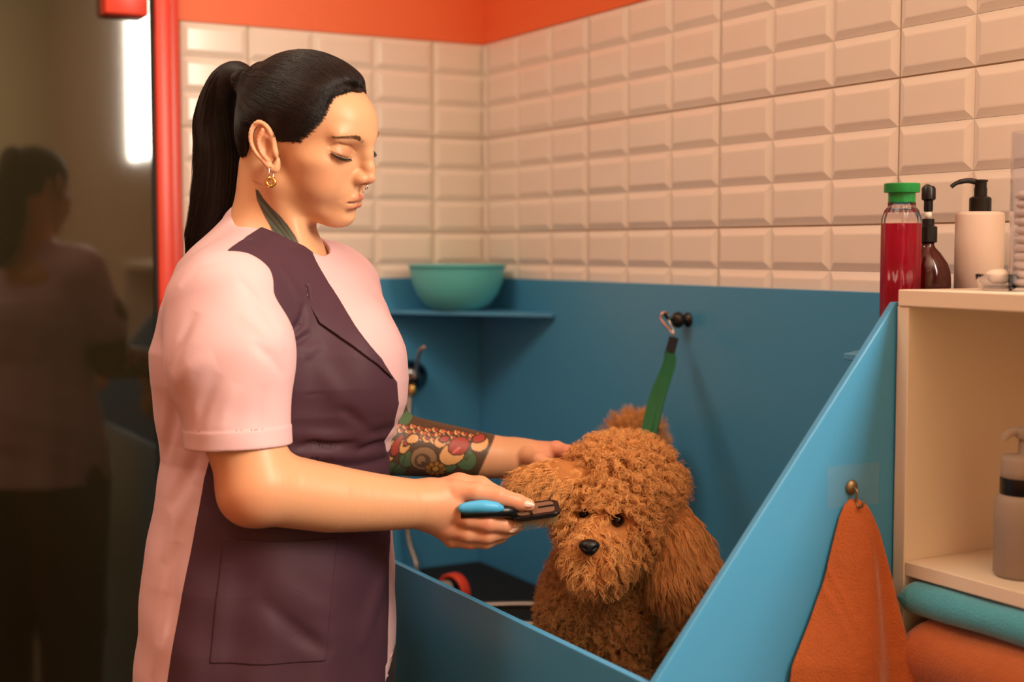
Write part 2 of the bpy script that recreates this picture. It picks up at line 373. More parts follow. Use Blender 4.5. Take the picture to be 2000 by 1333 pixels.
# acrylic holder with cotton pads on the unit top
ac = put('cotton_pad_holder', 'clear acrylic dispenser filled with white cotton pads on top of the shelf unit', 'holder', (-0.165, -1.610, 1.3535), 0.0)
acr = mat('acrylic', (240, 240, 248), 0.03, trans=1.0, ior=1.12)
b = MB(); b.lathe([(0.034, 0), (0.036, 0.001), (0.036, 0.172), (0.0345, 0.172), (0.0345, 0.004), (0.030, 0.004)], seg=44)
b.build('tube', acr, ac, auto=40)
b = MB(); b.lathe([(0.016, 0), (0.021, 0.003), (0.024, 0.012), (0.025, 0.0185), (0.0235, 0.0185), (0.0215, 0.011), (0.016, 0.004)], -0.028, 0.036, 32)
b.build('scoop', acr, ac, smooth=True)
cot = mat('cotton', (246, 232, 218), 0.95, bump=0.4, bscale=180)
padm = None
for k in range(11):
    b = MB(); z0 = 0.005 + k*0.0094
    b.lathe([(0.026, z0), (0.0305, z0+0.0022), (0.0310, z0+0.0047), (0.0305, z0+0.0072), (0.026, z0+0.0094)], 0.0006*math.sin(k*2.3), 0.0006*math.cos(k*1.7), 28)
    p = b.build('cotton_pad', cot, smooth=True); p.location = ac.location
    nth = ['lowest', 'tenth from the top', 'ninth from the top', 'eighth from the top', 'seventh from the top', 'sixth from the top', 'fifth from the top', 'fourth from the top', 'third from the top', 'second from the top', 'topmost'][k]
    tag(p, 'white round cotton pad in the clear dispenser, %s of the stack' % nth, 'cotton pad', 'cotton pads stacked in the dispenser')
b = MB(); bmesh.ops.create_icosphere(b.bm, subdivisions=3, radius=1.0)
for v in b.bm.verts:
    n = 1 + 0.08*math.sin(5*v.co.x+2)*math.cos(4*v.co.y+v.co.z*3)
    v.co = Vector((v.co.x*0.0135*n, v.co.y*0.0135*n, v.co.z*0.009*n + 0.0155))
cb = b.build('cotton_ball', cot, smooth=True); cb.location = (ac.location[0]-0.028, ac.location[1]+0.036, ac.location[2]); tag(cb, 'small white cotton ball in the scoop at the foot of the dispenser', 'cotton ball')

# frosted pump bottle inside the unit
fb = put('dispenser_bottle', 'frosted translucent pump bottle with a black band inside the cream shelf unit', 'bottle', (-0.190, -1.612, 1.0432), 2.63)
fro = mat('frosted_plastic', (205, 190, 175), 0.45, trans=0.55, ior=1.2)
MB().lathe([(0.027, 0), (0.0300, 0.004), (0.0300, 0.078), (0.0285, 0.086), (0.0250, 0.090), (0.020, 0.091)], seg=44).build('bottle_body', fro, fb, smooth=True)
MB().lathe([(0.024, 0.003), (0.0270, 0.006), (0.0270, 0.058), (0.02, 0.0582)], seg=40).build('liquid', mat('cloudy_liquid', (150, 128, 110), 0.3, trans=0.4), fb, smooth=True)
MB().lathe([(0.0245, 0.0905), (0.0248, 0.091), (0.0248, 0.108), (0.022, 0.109)], seg=44).build('band', blackp, fb, auto=35)
MB().lathe([(0.0235, 0.108), (0.0242, 0.110), (0.0242, 0.128), (0.0220, 0.132), (0.010, 0.133), (0.0065, 0.134), (0.0060, 0.150)], seg=40).build('pump_cup', fro, fb, smooth=True)
b = MB(); b.lathe([(0.0055, 0.134), (0.0055, 0.150), (0.0095, 0.152), (0.0105, 0.158), (0.008, 0.163), (0.003, 0.164)], seg=24)
b.tube([(0, 0, 0.158), (0.014, 0, 0.158), (0.021, 0, 0.1535), (0.022, 0, 0.149)], [0.0055, 0.005, 0.0045, 0.004], 12)
b.build('pump_head', fro, fb, auto=40)
# ---------------------------------------------------------------- towels
def terry(name, rgb):
    return mat(name, rgb, 0.95, spec=0.1, var=0.10, vscale=60, bump=0.9, bscale=420, sheen=0.5)
or_t = terry('orange_terry', (182, 98, 54)); tq_t = terry('turquoise_terry', (80, 165, 188))
def grid_mesh(name, V, closed_u=True, cap=True):
    n, m = V.shape[:2]
    F = []
    for i in range(n-1):
        for j in range(m if closed_u else m-1):
            F.append((i*m+j, i*m+(j+1) % m, (i+1)*m+(j+1) % m, (i+1)*m+j))
    if cap: F += [tuple(range(m))[::-1], tuple(range((n-1)*m, n*m))]
    me = bpy.data.meshes.new(name); me.from_pydata(V.reshape(-1, 3).tolist(), [], F); return me
# hanging towel on the adhesive hook
zs = np.array([1.118, 1.112, 1.10, 1.08, 1.03, 0.984, 0.94, 0.88, 0.78, 0.70])
xl = np.array([-.318, -.326, -.333, -.340, -.356, -.378, -.402, -.410, -.412, -.412])
xr = np.array([-.309, -.301, -.296, -.290, -.281, -.275, -.266, -.262, -.260, -.260])
th = np.array([.006, .014, .020, .028, .042, .056, .068, .076, .080, .080])
n, m = 90, 120
zz = 1.118 - (1.118-0.70)*np.linspace(0, 1, n)**1.15
XL_, XR_, TH_ = [np.interp(-zz, -zs, q) for q in (xl, xr, th)]
ph = np.linspace(0, 2*PI, m, endpoint=False)
V = np.zeros((n, m, 3))
for i in range(n):
    t = (1.118-zz[i])/0.418
    s = np.cos(ph); w = (1+np.sin(ph))/2
    hx = (XR_[i]-XL_[i])/2; cx = (XR_[i]+XL_[i])/2
    fold = (0.16*np.cos(3.2*s+0.6+1.2*t) + 0.10*np.sin(7*s+2.0*t))*min(1, t*5)*np.maximum(0, np.sin(ph))
    x = cx + hx*np.sign(s)*np.abs(s)**0.8
    y = -1.4795 - TH_[i]*(w**0.7)*(1+fold)*(0.55+0.45*s) * 1.1
    # a woven border band crossing diagonally
    line = (x + 0.375) - 0.30*(1.075-zz[i])
    y = y - 0.0022*(np.exp(-(line/0.0022)**2) + np.exp(-((line-0.013)/0.0022)**2))*(np.sin(ph) > 0)
    V[i] = np.stack([x, y, np.full(m, zz[i])], 1)
V[-1, :, 2] += 0.006*np.sin(5*ph)
tw = link('hand_towel', grid_mesh('hand_towel', V), or_t, smooth=True)
tag(tw, 'orange terry towel hanging from a small hook on the slanted blue side', 'towel')
ah = empty('adhesive_hook', (-0.3134, -1.4772, 1.131)); tag(ah, 'small hook on a clear square adhesive pad above the orange towel', 'hook')
pad = mat('clear_pad', (200, 205, 200), 0.15, trans=0.35, alpha=0.06)
MB().box((-0.036, -0.001, -0.022), (0.042, 0, 0.026), 0.0004).build('adhesive_pad', pad, ah)
b = MB(); b.lathe([(0.0085, 0.001), (0.0085, 0.002), (0.006, 0.0045), (0.002, 0.0055)], seg=28)
for v in b.bm.verts: v.co = Vector((v.co.x, -v.co.z, v.co.y))
b.build('rosette', mat('hook_metal', (150, 130, 98), 0.5, metal=1.0), ah, smooth=True)
MB().tube([tuple(p) for p in smooth_path([(0, -0.004, 0), (0, -0.010, -0.004), (0, -0.009, -0.016), (0, -0.013, -0.021), (0, -0.019, -0.018), (0, -0.020, -0.013)], 5)], 0.0016, 8).build('hook_wire', MATS['hook_metal'], ah, smooth=True)
# folded towels in the unit
def folded(name, y0, y1, z0, z1, xf, xb, m_, label, seed, tilt=0.0):
    rr = (z1-z0)/2; n, m = 60, 40
    V = np.zeros((n, m, 3)); rnd = np.random.RandomState(seed); p1, p2 = rnd.rand(2)*6
    for i in range(n):
        t = i/(n-1); y = y0 + (y1-y0)*t
        e = min(t, 1-t)*abs(y1-y0); k = math.sqrt(max(0, 1-(1-min(1, e/(rr*0.8)))**2))*0.92+0.08
        prof = []
        for j in range(m):
            a = j/m
            if a < 0.5:   # rounded fold at the front
                q = PI/2 + a*2*PI; prof.append((xf+rr + rr*math.cos(q)*1.1, math.sin(q)*rr))
            else:
                q = (a-0.5)*2; prof.append((xf+rr + (xb-xf-rr)*(1-abs(2*q-1)), -rr if q < 0.5 else rr))
        prof = np.array(prof)
        wob = 1 + 0.03*math.sin(9*t+p1) + 0.02*math.sin(23*t+p2)
        V[i, :, 0] = prof[:, 0] + 0.002*math.sin(7*t+p2)
        V[i, :, 1] = y
        V[i, :, 2] = (z0+z1)/2 + prof[:, 1]*k*wob + tilt*(t-0.5)
    o = link(name, grid_mesh(name, V), m_, smooth=True); tag(o, label, 'towel'); return o
folded('folded_towel', UL-0.0215, UL-0.42, 0.9855, 1.0235, -0.262, -0.06, tq_t, 'turquoise towel folded on top of the stack in the shelf unit', 1)
folded('folded_towel', UL-0.0290, UL-0.43, 0.9040, 0.9840, -0.276, -0.06, or_t, 'orange towel folded under the turquoise one in the shelf unit', 2)
folded('folded_towel', UL-0.0250, UL-0.44, 0.8010, 0.9030, -0.270, -0.06, or_t, 'thick orange towel at the bottom of the stack in the shelf unit', 3)
# ---------------------------------------------------------------- signed distance tools
f32 = np.float32
def A3(*v): return np.array(v, f32)
def smin(a, b, k):
    h = np.maximum(k-np.abs(a-b), 0)/k; return np.minimum(a, b) - h*h*k*0.25
def smax(a, b, k): return -smin(-a, -b, k)
def sph(p, c, r): return np.sqrt(((p-A3(*c))**2).sum(1)) - f32(r)
def ell(p, c, r, R=None):
    q = p - A3(*c)
    if R is not None: q = q @ R
    r = A3(*r); k0 = np.sqrt(((q/r)**2).sum(1)); k1 = np.sqrt(((q/(r*r))**2).sum(1)) + 1e-9
    return k0*(k0-1)/k1
def cone(p, a, b, ra, rb):
    a = np.asarray(a, f32); b = np.asarray(b, f32); ba = b-a
    t = np.clip(((p-a) @ ba)/max(float(ba @ ba), 1e-12), 0, 1)
    q = p - a - t[:, None]*ba
    return np.sqrt((q*q).sum(1)) - (f32(ra) + t*f32(rb-ra))
def chain(p, pts, rs, k=0.004):
    d = None
    for i in range(len(pts)-1):
        e = cone(p, pts[i], pts[i+1], rs[i], rs[i+1]); d = e if d is None else (smin(d, e, k) if k else np.minimum(d, e))
    return d
def sd_poly(x, y, poly):
    """signed distance to a 2D polygon (negative inside)."""
    P = np.array(poly, f32); d = np.full(x.shape, 1e9, f32); s = np.ones(x.shape, f32); n = len(P); j = n-1
    for i in range(n):
        ex, ey = P[j]-P[i]; wx, wy = x-P[i, 0], y-P[i, 1]
        t = np.clip((wx*ex+wy*ey)/(ex*ex+ey*ey+1e-20), 0, 1); bx, by = wx-ex*t, wy-ey*t
        d = np.minimum(d, bx*bx+by*by)
        c1 = y >= P[i, 1]; c2 = y < P[j, 1]; c3 = ex*wy > ey*wx
        flip = (c1 & c2 & c3) | (~c1 & ~c2 & ~c3); s = np.where(flip, -s, s); j = i
    return s*np.sqrt(d)
def surfnet(f, lo, hi, h, blk=8, newton=1, slack=1.35):
    lo = np.array(lo, f32); hi = np.array(hi, f32)
    nb = np.maximum(1, np.ceil((hi-lo)/(h*blk)).astype(int)); N = nb*blk
    g = np.stack(np.meshgrid(*[np.arange(n) for n in nb], indexing='ij'), -1).reshape(-1, 3)
    cen = lo + (g.astype(f32)*blk + (blk-1)/2)*h
    d = np.concatenate([f(c) for c in np.array_split(cen.astype(f32), max(1, len(cen)//300000))])
    V = np.repeat(np.repeat(np.repeat(d.reshape(nb).astype(f32), blk, 0), blk, 1), blk, 2)
    act = np.where(np.abs(d) < h*blk*0.87*slack)[0]
    o = np.stack(np.meshgrid(*[np.arange(blk)]*3, indexing='ij'), -1).reshape(-1, 3)
    for ch in np.array_split(act, max(1, len(act)*blk**3//400000)):
        if len(ch) == 0: continue
        idx = (g[ch][:, None, :]*blk + o[None]).reshape(-1, 3)
        V[idx[:, 0], idx[:, 1], idx[:, 2]] = f((lo + idx.astype(f32)*f32(h)).astype(f32))
    S = V < 0
    cnt = np.zeros(tuple(N-1), np.int8)
    for a in (0, 1):
        for b in (0, 1):
            for c in (0, 1):
                cnt += S[a:N[0]-1+a, b:N[1]-1+b, c:N[2]-1+c]
    cells = np.argwhere((cnt > 0) & (cnt < 8)); del cnt
    vid = np.full(tuple(N-1), -1, np.int32); vid[cells[:, 0], cells[:, 1], cells[:, 2]] = np.arange(len(cells))
    cor = np.array([[a, b, c] for a in (0, 1) for b in (0, 1) for c in (0, 1)])
    cv = np.stack([V[cells[:, 0]+a, cells[:, 1]+b, cells[:, 2]+c] for a, b, c in cor], 1)
    acc = np.zeros((len(cells), 3), f32); w = np.zeros(len(cells), f32)
    for i in range(8):
        for j in range(i+1, 8):
            if np.abs(cor[i]-cor[j]).sum() != 1: continue
            m = (cv[:, i] < 0) != (cv[:, j] < 0)
            t = cv[m, i]/(cv[m, i]-cv[m, j])
            acc[m] += cor[i] + t[:, None]*(cor[j]-cor[i]); w[m] += 1
    P = lo + (cells + acc/w[:, None])*f32(h); P = P.astype(f32)
    Q = []
    for ax in range(3):
        sl0 = [slice(1, n-1) for n in N]; sl1 = list(sl0)
        sl0[ax] = slice(0, N[ax]-1); sl1[ax] = slice(1, N[ax])
        a, b = S[tuple(sl0)], S[tuple(sl1)]
        e = np.argwhere(a != b); off = np.array([1, 1, 1]); off[ax] = 0
        s0 = a[e[:, 0], e[:, 1], e[:, 2]]; e = e + off
        u, v = (ax+1) % 3, (ax+2) % 3
        U = np.zeros(3, int); U[u] = 1; W_ = np.zeros(3, int); W_[v] = 1
        ids = [vid[tuple((e-q).T)] for q in (U+W_, W_, 0*U, U)]
        q = np.stack(ids, 1); q[~s0] = q[~s0][:, ::-1]; Q.append(q)
    Q = np.concatenate(Q); Q = Q[(Q >= 0).all(1)]
    for _ in range(newton):
        dv, gr = grad(f, P, h*0.5); P = P - gr*np.clip(dv, -h, h)[:, None]
    return P.astype(f32), Q
def grad(f, P, e):
    d = f(P); g = np.zeros_like(P)
    for k in range(3):
        o = np.zeros(3, f32); o[k] = e; g[:, k] = f(P+o)-d
    g /= np.linalg.norm(g, axis=1, keepdims=True)+1e-12
    return d, g
def np_mesh(name, P, Q):
    me = bpy.data.meshes.new(name); n, q = len(P), len(Q)
    me.vertices.add(n); me.vertices.foreach_set('co', np.ascontiguousarray(P, f32).ravel())
    me.loops.add(q*4); me.loops.foreach_set('vertex_index', np.ascontiguousarray(Q, np.int32).ravel())
    me.polygons.add(q); me.polygons.foreach_set('loop_start', np.arange(0, q*4, 4, dtype=np.int32))
    me.update(calc_edges=True); me.validate()
    return me
def set_color(me, col, name='Col'):
    a = me.color_attributes.new(name, 'FLOAT_COLOR', 'POINT')
    c = np.ones((len(me.vertices), 4), f32); c[:, :3] = col; a.data.foreach_set('color', c.ravel())
def strands(name, pts, r0, r1, m, parent=None, taper=1.0):
    """pts: (n, k, 3) array of strand points."""
    n, k = pts.shape[:2]
    cu = bpy.data.hair_curves.new(name); cu.add_curves([k]*n)
    cu.attributes['position'].data.foreach_set('vector', np.ascontiguousarray(pts, f32).ravel())
    ra = cu.attributes.new('radius', 'FLOAT', 'POINT')
    t = np.linspace(0, 1, k)**taper
    ra.data.foreach_set('value', np.tile((r0+(r1-r0)*t).astype(f32), n))
    cu.materials.append(m)
    o = bpy.data.objects.new(name, cu); C.objects.link(o)
    if parent is not None: o.parent = parent
    return o
def vcol_mat(name, rough=0.45, sss=0.0, spec=0.4, bump=0.0, bscale=400, gain=1.0):
    m = mat(name, (200, 200, 200), rough, spec=spec, sss=sss, bump=bump, bscale=bscale); nt = m.node_tree
    a = nt.nodes.new('ShaderNodeVertexColor'); a.layer_name = 'Col'
    nt.links.new(a.outputs['Color'], nt.nodes['Principled BSDF'].inputs['Base Color'])
    return m
def hair_mat(name, rgb, rough=0.35, coat=0.0, var=0.25):
    m = bpy.data.materials.new(name); m.use_nodes = True; nt = m.node_tree; b = nt.nodes['Principled BSDF']
    b.inputs['Roughness'].default_value = rough; b.inputs['Specular IOR Level'].default_value = 0.35
    h = nt.nodes.new('ShaderNodeHairInfo'); mx = nt.nodes.new('ShaderNodeMix'); mx.data_type = 'RGBA'
    c = lin(rgb)
    mx.inputs[6].default_value = tuple(v*(1-var) for v in c) + (1,); mx.inputs[7].default_value = tuple(min(1, v*(1+var)) for v in c) + (1,)
    nt.links.new(h.outputs['Random'], mx.inputs[0]); nt.links.new(mx.outputs[2], b.inputs['Base Color'])
    return m
# ---------------------------------------------------------------- the groomer
BASE = np.array([-0.30, 1.78, 0.0], f32)
def hit(f, px, py, d0=1.3, d1=2.3):
    """first point of the surface f on the sight line of a picture point (view frame)."""
    ds = np.linspace(d0, d1, 400); P = np.array([at(px, py, d) for d in ds], f32); v = f(P)
    k = np.where(v < 0)[0]
    if len(k) == 0: return P[int(np.argmin(v))]
    k = k[0]; a, b = v[k-1], v[k]; t = a/(a-b) if k > 0 else 0
    return P[k-1]*(1-t) + P[k]*t
# ---- head frame (local mm: x to her right, y forward, z up; origin between the ears)
HD = 1.775; HS = 0.957e-3
psi, pit, rol = 0.329, 0.261, -0.140
fv = np.array([math.cos(psi)*math.cos(pit), -math.sin(psi)*math.cos(pit), -math.sin(pit)])
r0 = np.array([-math.sin(psi), -math.cos(psi), 0]); u0 = np.cross(r0, fv)
rv = r0*math.cos(rol) + u0*math.sin(rol); uv = np.cross(rv, fv)
HR = np.stack([rv, fv, uv]).astype(f32); HO = np.array([-0.268, HD, 1.5300], f32)
def h_loc(P): return ((P-HO) @ HR.T)/f32(HS)
def h_out(q): return (HO + (np.asarray(q, f32)*f32(HS)) @ HR).astype(f32)
def sym(q):
    q = q.copy(); q[:, 0] = np.abs(q[:, 0]); return q
_hel = smooth_path([(74, 5, 4), (76, 4, 18), (78, -6, 31), (81, -20, 34), (85, -31, 22), (86, -33, 6), (84, -26, -8), (80, -14, -18)], 3)
_lob = smooth_path([(80, -14, -18), (78, -2, -25), (76, 7, -24), (74, 10, -12)], 3)
_anh = smooth_path([(81, -12, 25), (82.5, -21, 10), (82, -17, -6), (80, -6, -15)], 3)
def ear(q):
    q = (q - A3(0, -11, 4))/A3(1, 0.74, 0.9) + A3(0, -12, 4)
    q[:, 1] += 0.30*(q[:, 2]-4)
    return ear0(q)*f32(0.78)
def ear0(q):
    d = chain(q, _hel, [3.3]*len(_hel), 1.5)
    d = smin(d, chain(q, _lob, np.interp(np.arange(len(_lob)), [0, 3, 6, 9], [3.6, 5.2, 4.8, 3.4]), 3), 3)
    d = smin(d, ell(q, (77.5, -13, 6), (3.4, 20, 27)), 4)
    d = smin(d, ell(q, (73, -6, 2), (8, 12, 20)), 5)
    d = smax(d, -ell(q, (83, -5, 1), (7, 9.5, 13)), 4)
    d = smax(d, -ell(q, (86, -22, 22), (4, 7, 9)), 3)
    d = smin(d, chain(q, _anh, [2.7]*len(_anh), 1.5), 3.0)
    return smin(d, ell(q, (77, 8.5, -2), (4.5, 4.5, 7)), 4)
LASH = CREASE = None
def skull_mm(q):
    d = ell(q, (0, -4, 38), (71, 83, 79))
    d = smin(d, ell(q, (0, 36, 44), (60, 62, 50)), 20)
    return smin(d, ell(q, (42, 44, -4), (26, 30, 20)), 16)
def head_mm(q0):
    q = sym(q0)
    d = skull_mm(q)
    d = smin(d, ell(q, (0, 36, -12), (60, 54, 64)), 22)
    d = smin(d, ell(q, (36, 48, -34), (25, 31, 28)), 18)
    d = smin(d, cone(q, (54, 4, -40), (15, 66, -73), 14, 16), 16)
    d = smin(d, ell(q, (0, 75, -76), (20, 16, 15)), 12)
    d = smin(d, ell(q, (0, 48, -80), (26, 26, 9)), 14)       # soft fullness under the chin
    d = smin(d, ell(q, (0, 74, -46), (30, 20, 25)), 14)
    m = (q[:, 1] > 45) & (q[:, 0] < 70) & (q[:, 2] < 60) & (q[:, 2] > -85)
    if m.any(): d[m] = face_mm(q[m], d[m])
    m = (q[:, 0] > 55) & (np.abs(q[:, 1]+12) < 45) & (np.abs(q[:, 2]) < 50)
    if m.any(): d[m] = smin(d[m], ear(q[m]), 3.5)
    return d
def face_mm(q, d):
    # brow, sockets, nose
    d = smin(d, cone(q, (8, 88, 33), (46, 73, 35), 9, 7), 14)
    d = smax(d, -ell(q, (34, 98, 12), (20, 16, 12)), 14)
    d = smin(d, ell(q, (34, 67.5, 10.5), (20, 18, 14.5)), 4)
    if LASH is not None:
        d = smax(d, -chain(q, CREASE, [0.7, 1.0, 1.0, 0.7], 2), 3.0)
        d = smax(d, -chain(q, LASH, [0.7, 1.0, 1.0, 0.7], 2), 2.0)
    d = smin(d, chain(q, [(0, 89, 26), (0, 96.5, 12), (0, 101.5, -4), (0, 105, -16)], [7.4, 6.6, 6.8, 7.0], 6), 14)
    d = smin(d, ell(q, (0, 106, -17), (7.0, 6.2, 6.2)), 5)
    d = smin(d, ell(q, (11, 95, -19.5), (6.0, 9.5, 6.8)), 9)
    d = smin(d, cone(q, (0, 92, -27), (0, 102.5, -23.5), 4.2, 3.2), 4)
    d = smax(d, -ell(q, (6.5, 99.5, -26), (3.2, 5.4, 3.2)), 2.5)
    # mouth
    d = smin(d, chain(q, [(0, 92.5, -47), (9, 91.5, -46.5), (24, 80.5, -52.5)], [5.4, 5.2, 2.0], 3), 5)
    d = smin(d, chain(q, [(0, 90, -58.5), (10, 88.5, -58), (22.5, 80.5, -54.5)], [7.0, 6.4, 2.2], 3), 5)
    d = smax(d, -chain(q, [(0, 98, -52.5), (9, 97, -51.8), (17, 90, -52.5), (24.5, 82, -53.5)], [0.9, 0.9, 0.8, 0.4], 2), 2.0)
    d = smax(d, -cone(q, (0, 97, -33), (0, 97, -41), 1.4, 1.8), 4)
    return smax(d, -ell(q, (0, 92, -68), (16, 5.5, 4.5)), 8)
NB = at(530, 505, 1.80).astype(f32); NT = h_out([(0, -31, -38)])[0]
def neck(P):
    d = cone(P, NT, NB, 0.0490, 0.0550)
    d = smin(d, cone(P, h_out([(50, -18, -30)])[0], at(600, 515, 1.745), 0.010, 0.009), 0.03)     # long neck muscle
    d = smin(d, cone(P, NB + A3(-0.02, 0, 0.0), at(445, 590, 1.67), 0.042, 0.036), 0.05)
    d = smin(d, cone(P, NB + A3(0.0, 0, -0.01), at(620, 570, 1.90), 0.042, 0.036), 0.05)
    d = smin(d, ell(P, NB + A3(0.005, 0.0, -0.075), (0.11, 0.13, 0.085)), 0.05)
    return d
def head_sdf(P):
    d = head_mm(h_loc(P))*f32(HS)
    return smin(d, neck(P), 0.022)
_hd0 = lambda P: head_mm(h_loc(P))*f32(HS)
def face_pts(pxs): return [tuple(float(v) for v in h_loc(hit(_hd0, a, b)[None])[0]) for a, b in pxs]
_l = face_pts([(645, 297), (657, 303), (672, 308), (687, 309)]); _c = face_pts([(644, 287), (662, 281), (682, 285), (694, 295)])
BROW = face_pts([(649, 268), (668, 269), (690, 269), (701, 271), (708, 277)])
LASH, CREASE = _l, _c
# ---- arms and hands
SN, SF_ = at(434, 595, 1.632), at(645, 575, 1.915)
EN, WN = at(503, 952, 1.575), at(838, 986, 1.690)
EF, WF = at(742, 866, 1.935), at(1012, 898, 1.960)
FA = smooth_path([EN, at(560, 960, 1.597), at(645, 974, 1.628), at(740, 982, 1.660), WN], 4)
FR = np.interp(np.arange(len(FA)), [0, 4, 8, 12, 16], [0.0395, 0.0425, 0.0405, 0.0345, 0.0285])
FB = smooth_path([EF, at(800, 872, 1.940), at(905, 886, 1.950), WF], 3)
FBR = np.interp(np.arange(len(FB)), [0, 3, 6, 9], [0.041, 0.0425, 0.036, 0.0275])
def near_arm(P):
    d = chain(P, [SN, at(462, 800, 1.60), EN], [0.056, 0.049, 0.0415], 0.02)
    d = smin(d, chain(P, FA, FR, 0), 0.016)
    d = smin(d, sph(P, at(483, 970, 1.575), 0.023), 0.03)
    H = lambda x, y, z: at(x, y, z)
    hd = cone(P, WN, H(872, 985, 1.697), 0.0275, 0.026)
    hd = smin(hd, cone(P, H(850, 970, 1.694), H(888, 958, 1.690), 0.021, 0.0135), 0.012)
    hd = smin(hd, cone(P, H(850, 985, 1.694), H(884, 994, 1.688), 0.022, 0.014), 0.012)
    hd = smin(hd, cone(P, H(850, 1005, 1.694), H(878, 1028, 1.694), 0.021, 0.0135), 0.012)
    hd = smin(hd, cone(P, H(852, 1015, 1.698), H(884, 1052, 1.704), 0.018, 0.0115), 0.012)
    d = smin(d, hd, 0.012)
    idx = chain(P, [H(888, 960, 1.690), H(930, 962, 1.684), H(972, 970, 1.683), H(1010, 981, 1.690), H(1032, 987, 1.694)], [0.0140, 0.0120, 0.0116, 0.0096, 0.0080], 0.004)
    mid = chain(P, [H(880, 1000, 1.690), H(914, 1013, 1.682), H(952, 1022, 1.684), H(988, 1027, 1.694), H(1010, 1028, 1.699)], [0.0145, 0.0116, 0.0112, 0.0092, 0.0077], 0.004)
    rng = chain(P, [H(876, 1028, 1.694), H(912, 1042, 1.690), H(950, 1046, 1.694), H(984, 1040, 1.704), H(1004, 1034, 1.709)], [0.0138, 0.0108, 0.0104, 0.0086, 0.0074], 0.004)
    pin = chain(P, [H(884, 1052, 1.704), H(918, 1058, 1.704), H(950, 1058, 1.710), H(980, 1050, 1.718)], [0.0115, 0.0094, 0.0090, 0.0072], 0.004)
    thm = chain(P, [H(860, 962, 1.712), H(896, 948, 1.722), H(938, 950, 1.722), H(972, 964, 1.716)], [0.018, 0.0145, 0.0118, 0.009], 0.006)
    for fgr in (idx, mid, rng, pin): d = smin(d, fgr, 0.0045)
    return smin(d, thm, 0.007)
def far_arm(P):
    d = chain(P, [SF_, at(722, 720, 1.94), EF], [0.052, 0.047, 0.042], 0.02)
    d = smin(d, chain(P, FB, FBR, 0), 0.016)
    H = lambda x, y, z: at(x, y, z)
    hd = smin(cone(P, WF, H(1052, 900, 1.962), 0.0265, 0.027), cone(P, WF, H(1066, 890, 1.950), 0.024, 0.017), 0.012)
    d = smin(d, hd, 0.014)
    idx = chain(P, [H(1060, 884, 1.955), H(1086, 878, 1.945), H(1110, 884, 1.930), H(1125, 895, 1.918)], [0.0140, 0.0115, 0.0100, 0.0082], 0.004)
    thm = chain(P, [H(1030, 893, 1.935), H(1052, 900, 1.915), H(1074, 912, 1.900)], [0.014, 0.011, 0.0085], 0.005)
    mid = chain(P, [H(1068, 902, 1.962), H(1092, 904, 1.955), H(1114, 908, 1.938), H(1128, 916, 1.925)], [0.0135, 0.011, 0.0098, 0.008], 0.004)
    rng = chain(P, [H(1066, 918, 1.966), H(1088, 924, 1.960), H(1110, 928, 1.945), H(1122, 932, 1.932)], [0.0130, 0.0108, 0.0095, 0.0078], 0.004)
    pin = chain(P, [H(1058, 932, 1.968), H(1078, 940, 1.963), H(1096, 944, 1.952), H(1108, 946, 1.942)], [0.0115, 0.0095, 0.0085, 0.007], 0.004)
    for g in (idx, mid, rng, pin, thm): d = smin(d, g, 0.0045)
    return d
# ---- tunic
TH = math.radians(25); FX = A3(math.cos(TH), -math.sin(TH)); LX = A3(math.sin(TH), math.cos(TH))
rows = [(500, 412, 680, .140), (540, 376, 712, .152), (600, 342, 744, .162), (680, 315, 776, .168), (740, 314, 788, .166), (790, 318, 786, .160), (850, 326, 766, .150), (890, 330, 750, .146),
        (950, 324, 752, .152), (1000, 316, 757, .160), (1100, 303, 763, .178), (1200, 298, 767, .190), (1290, 284, 768, .196), (1345, 270, 768, .198)]
_t = []
for py, l, r, b_ in rows:
    D = 1.78; p = at((l+r)/2, py, D); e = (r-l)/2/F_PX*D
    a = math.sqrt(max(e*e - (b_*math.sin(TH))**2, 0.006))/math.cos(TH); _t.append((p[2], p[0], a, b_))
_t = np.array(_t[::-1], f32)
def torso(P):
    z = P[:, 2]; cx, a, b_ = [np.interp(z, _t[:, 0], _t[:, k]).astype(f32) for k in (1, 2, 3)]
    x = P[:, 0]-cx; y = P[:, 1]-f32(1.78)
    qf = (x*FX[0]+y*FX[1])/a; ql = (x*LX[0]+y*LX[1])/b_
    k = (np.abs(qf)**2.25 + np.abs(ql)**2.25)**(1/2.25)
    d = (k-1)*np.minimum(a, b_)*0.92
    return smax(d, z-_t[-1, 0]-0.012, 0.06)
SH0, SH1, SH2 = at(440, 600, 1.630), at(449, 700, 1.606), at(470, 872, 1.590)
hem_n = (SH2-SH1)/np.linalg.norm(SH2-SH1) + np.array([-0.10, 0.12, 0.0]); hem_n = (hem_n/np.linalg.norm(hem_n)).astype(f32)
ZHEM = 0.838
FOLDS = []      # (points, radius, blend, sign)
def fold_disp(P, d, kind='t'):
    for pts, w, amp, kd in FOLDS:
        if kd != kind: continue
        lo = np.min(pts, 0)-3*w; hi = np.max(pts, 0)+3*w
        m = np.where(((P > lo) & (P < hi)).all(1))[0]
        if len(m) == 0: continue
        p = P[m]; best = np.full(len(m), 9.0, f32); tt = np.zeros(len(m), f32); n = len(pts)-1
        for i in range(n):
            a_ = np.asarray(pts[i], f32); b_ = np.asarray(pts[i+1], f32)-a_
            t = np.clip(((p-a_) @ b_)/max(float(b_ @ b_), 1e-9), 0, 1); r = np.linalg.norm(p-a_-t[:, None]*b_, axis=1)
            k = r < best; best[k] = r[k]; tt[k] = (i+t[k])/n
        d[m] += (amp*np.exp(-(best/w)**2)*np.maximum(np.sin(PI*tt), 0)**0.8).astype(f32)
    return d
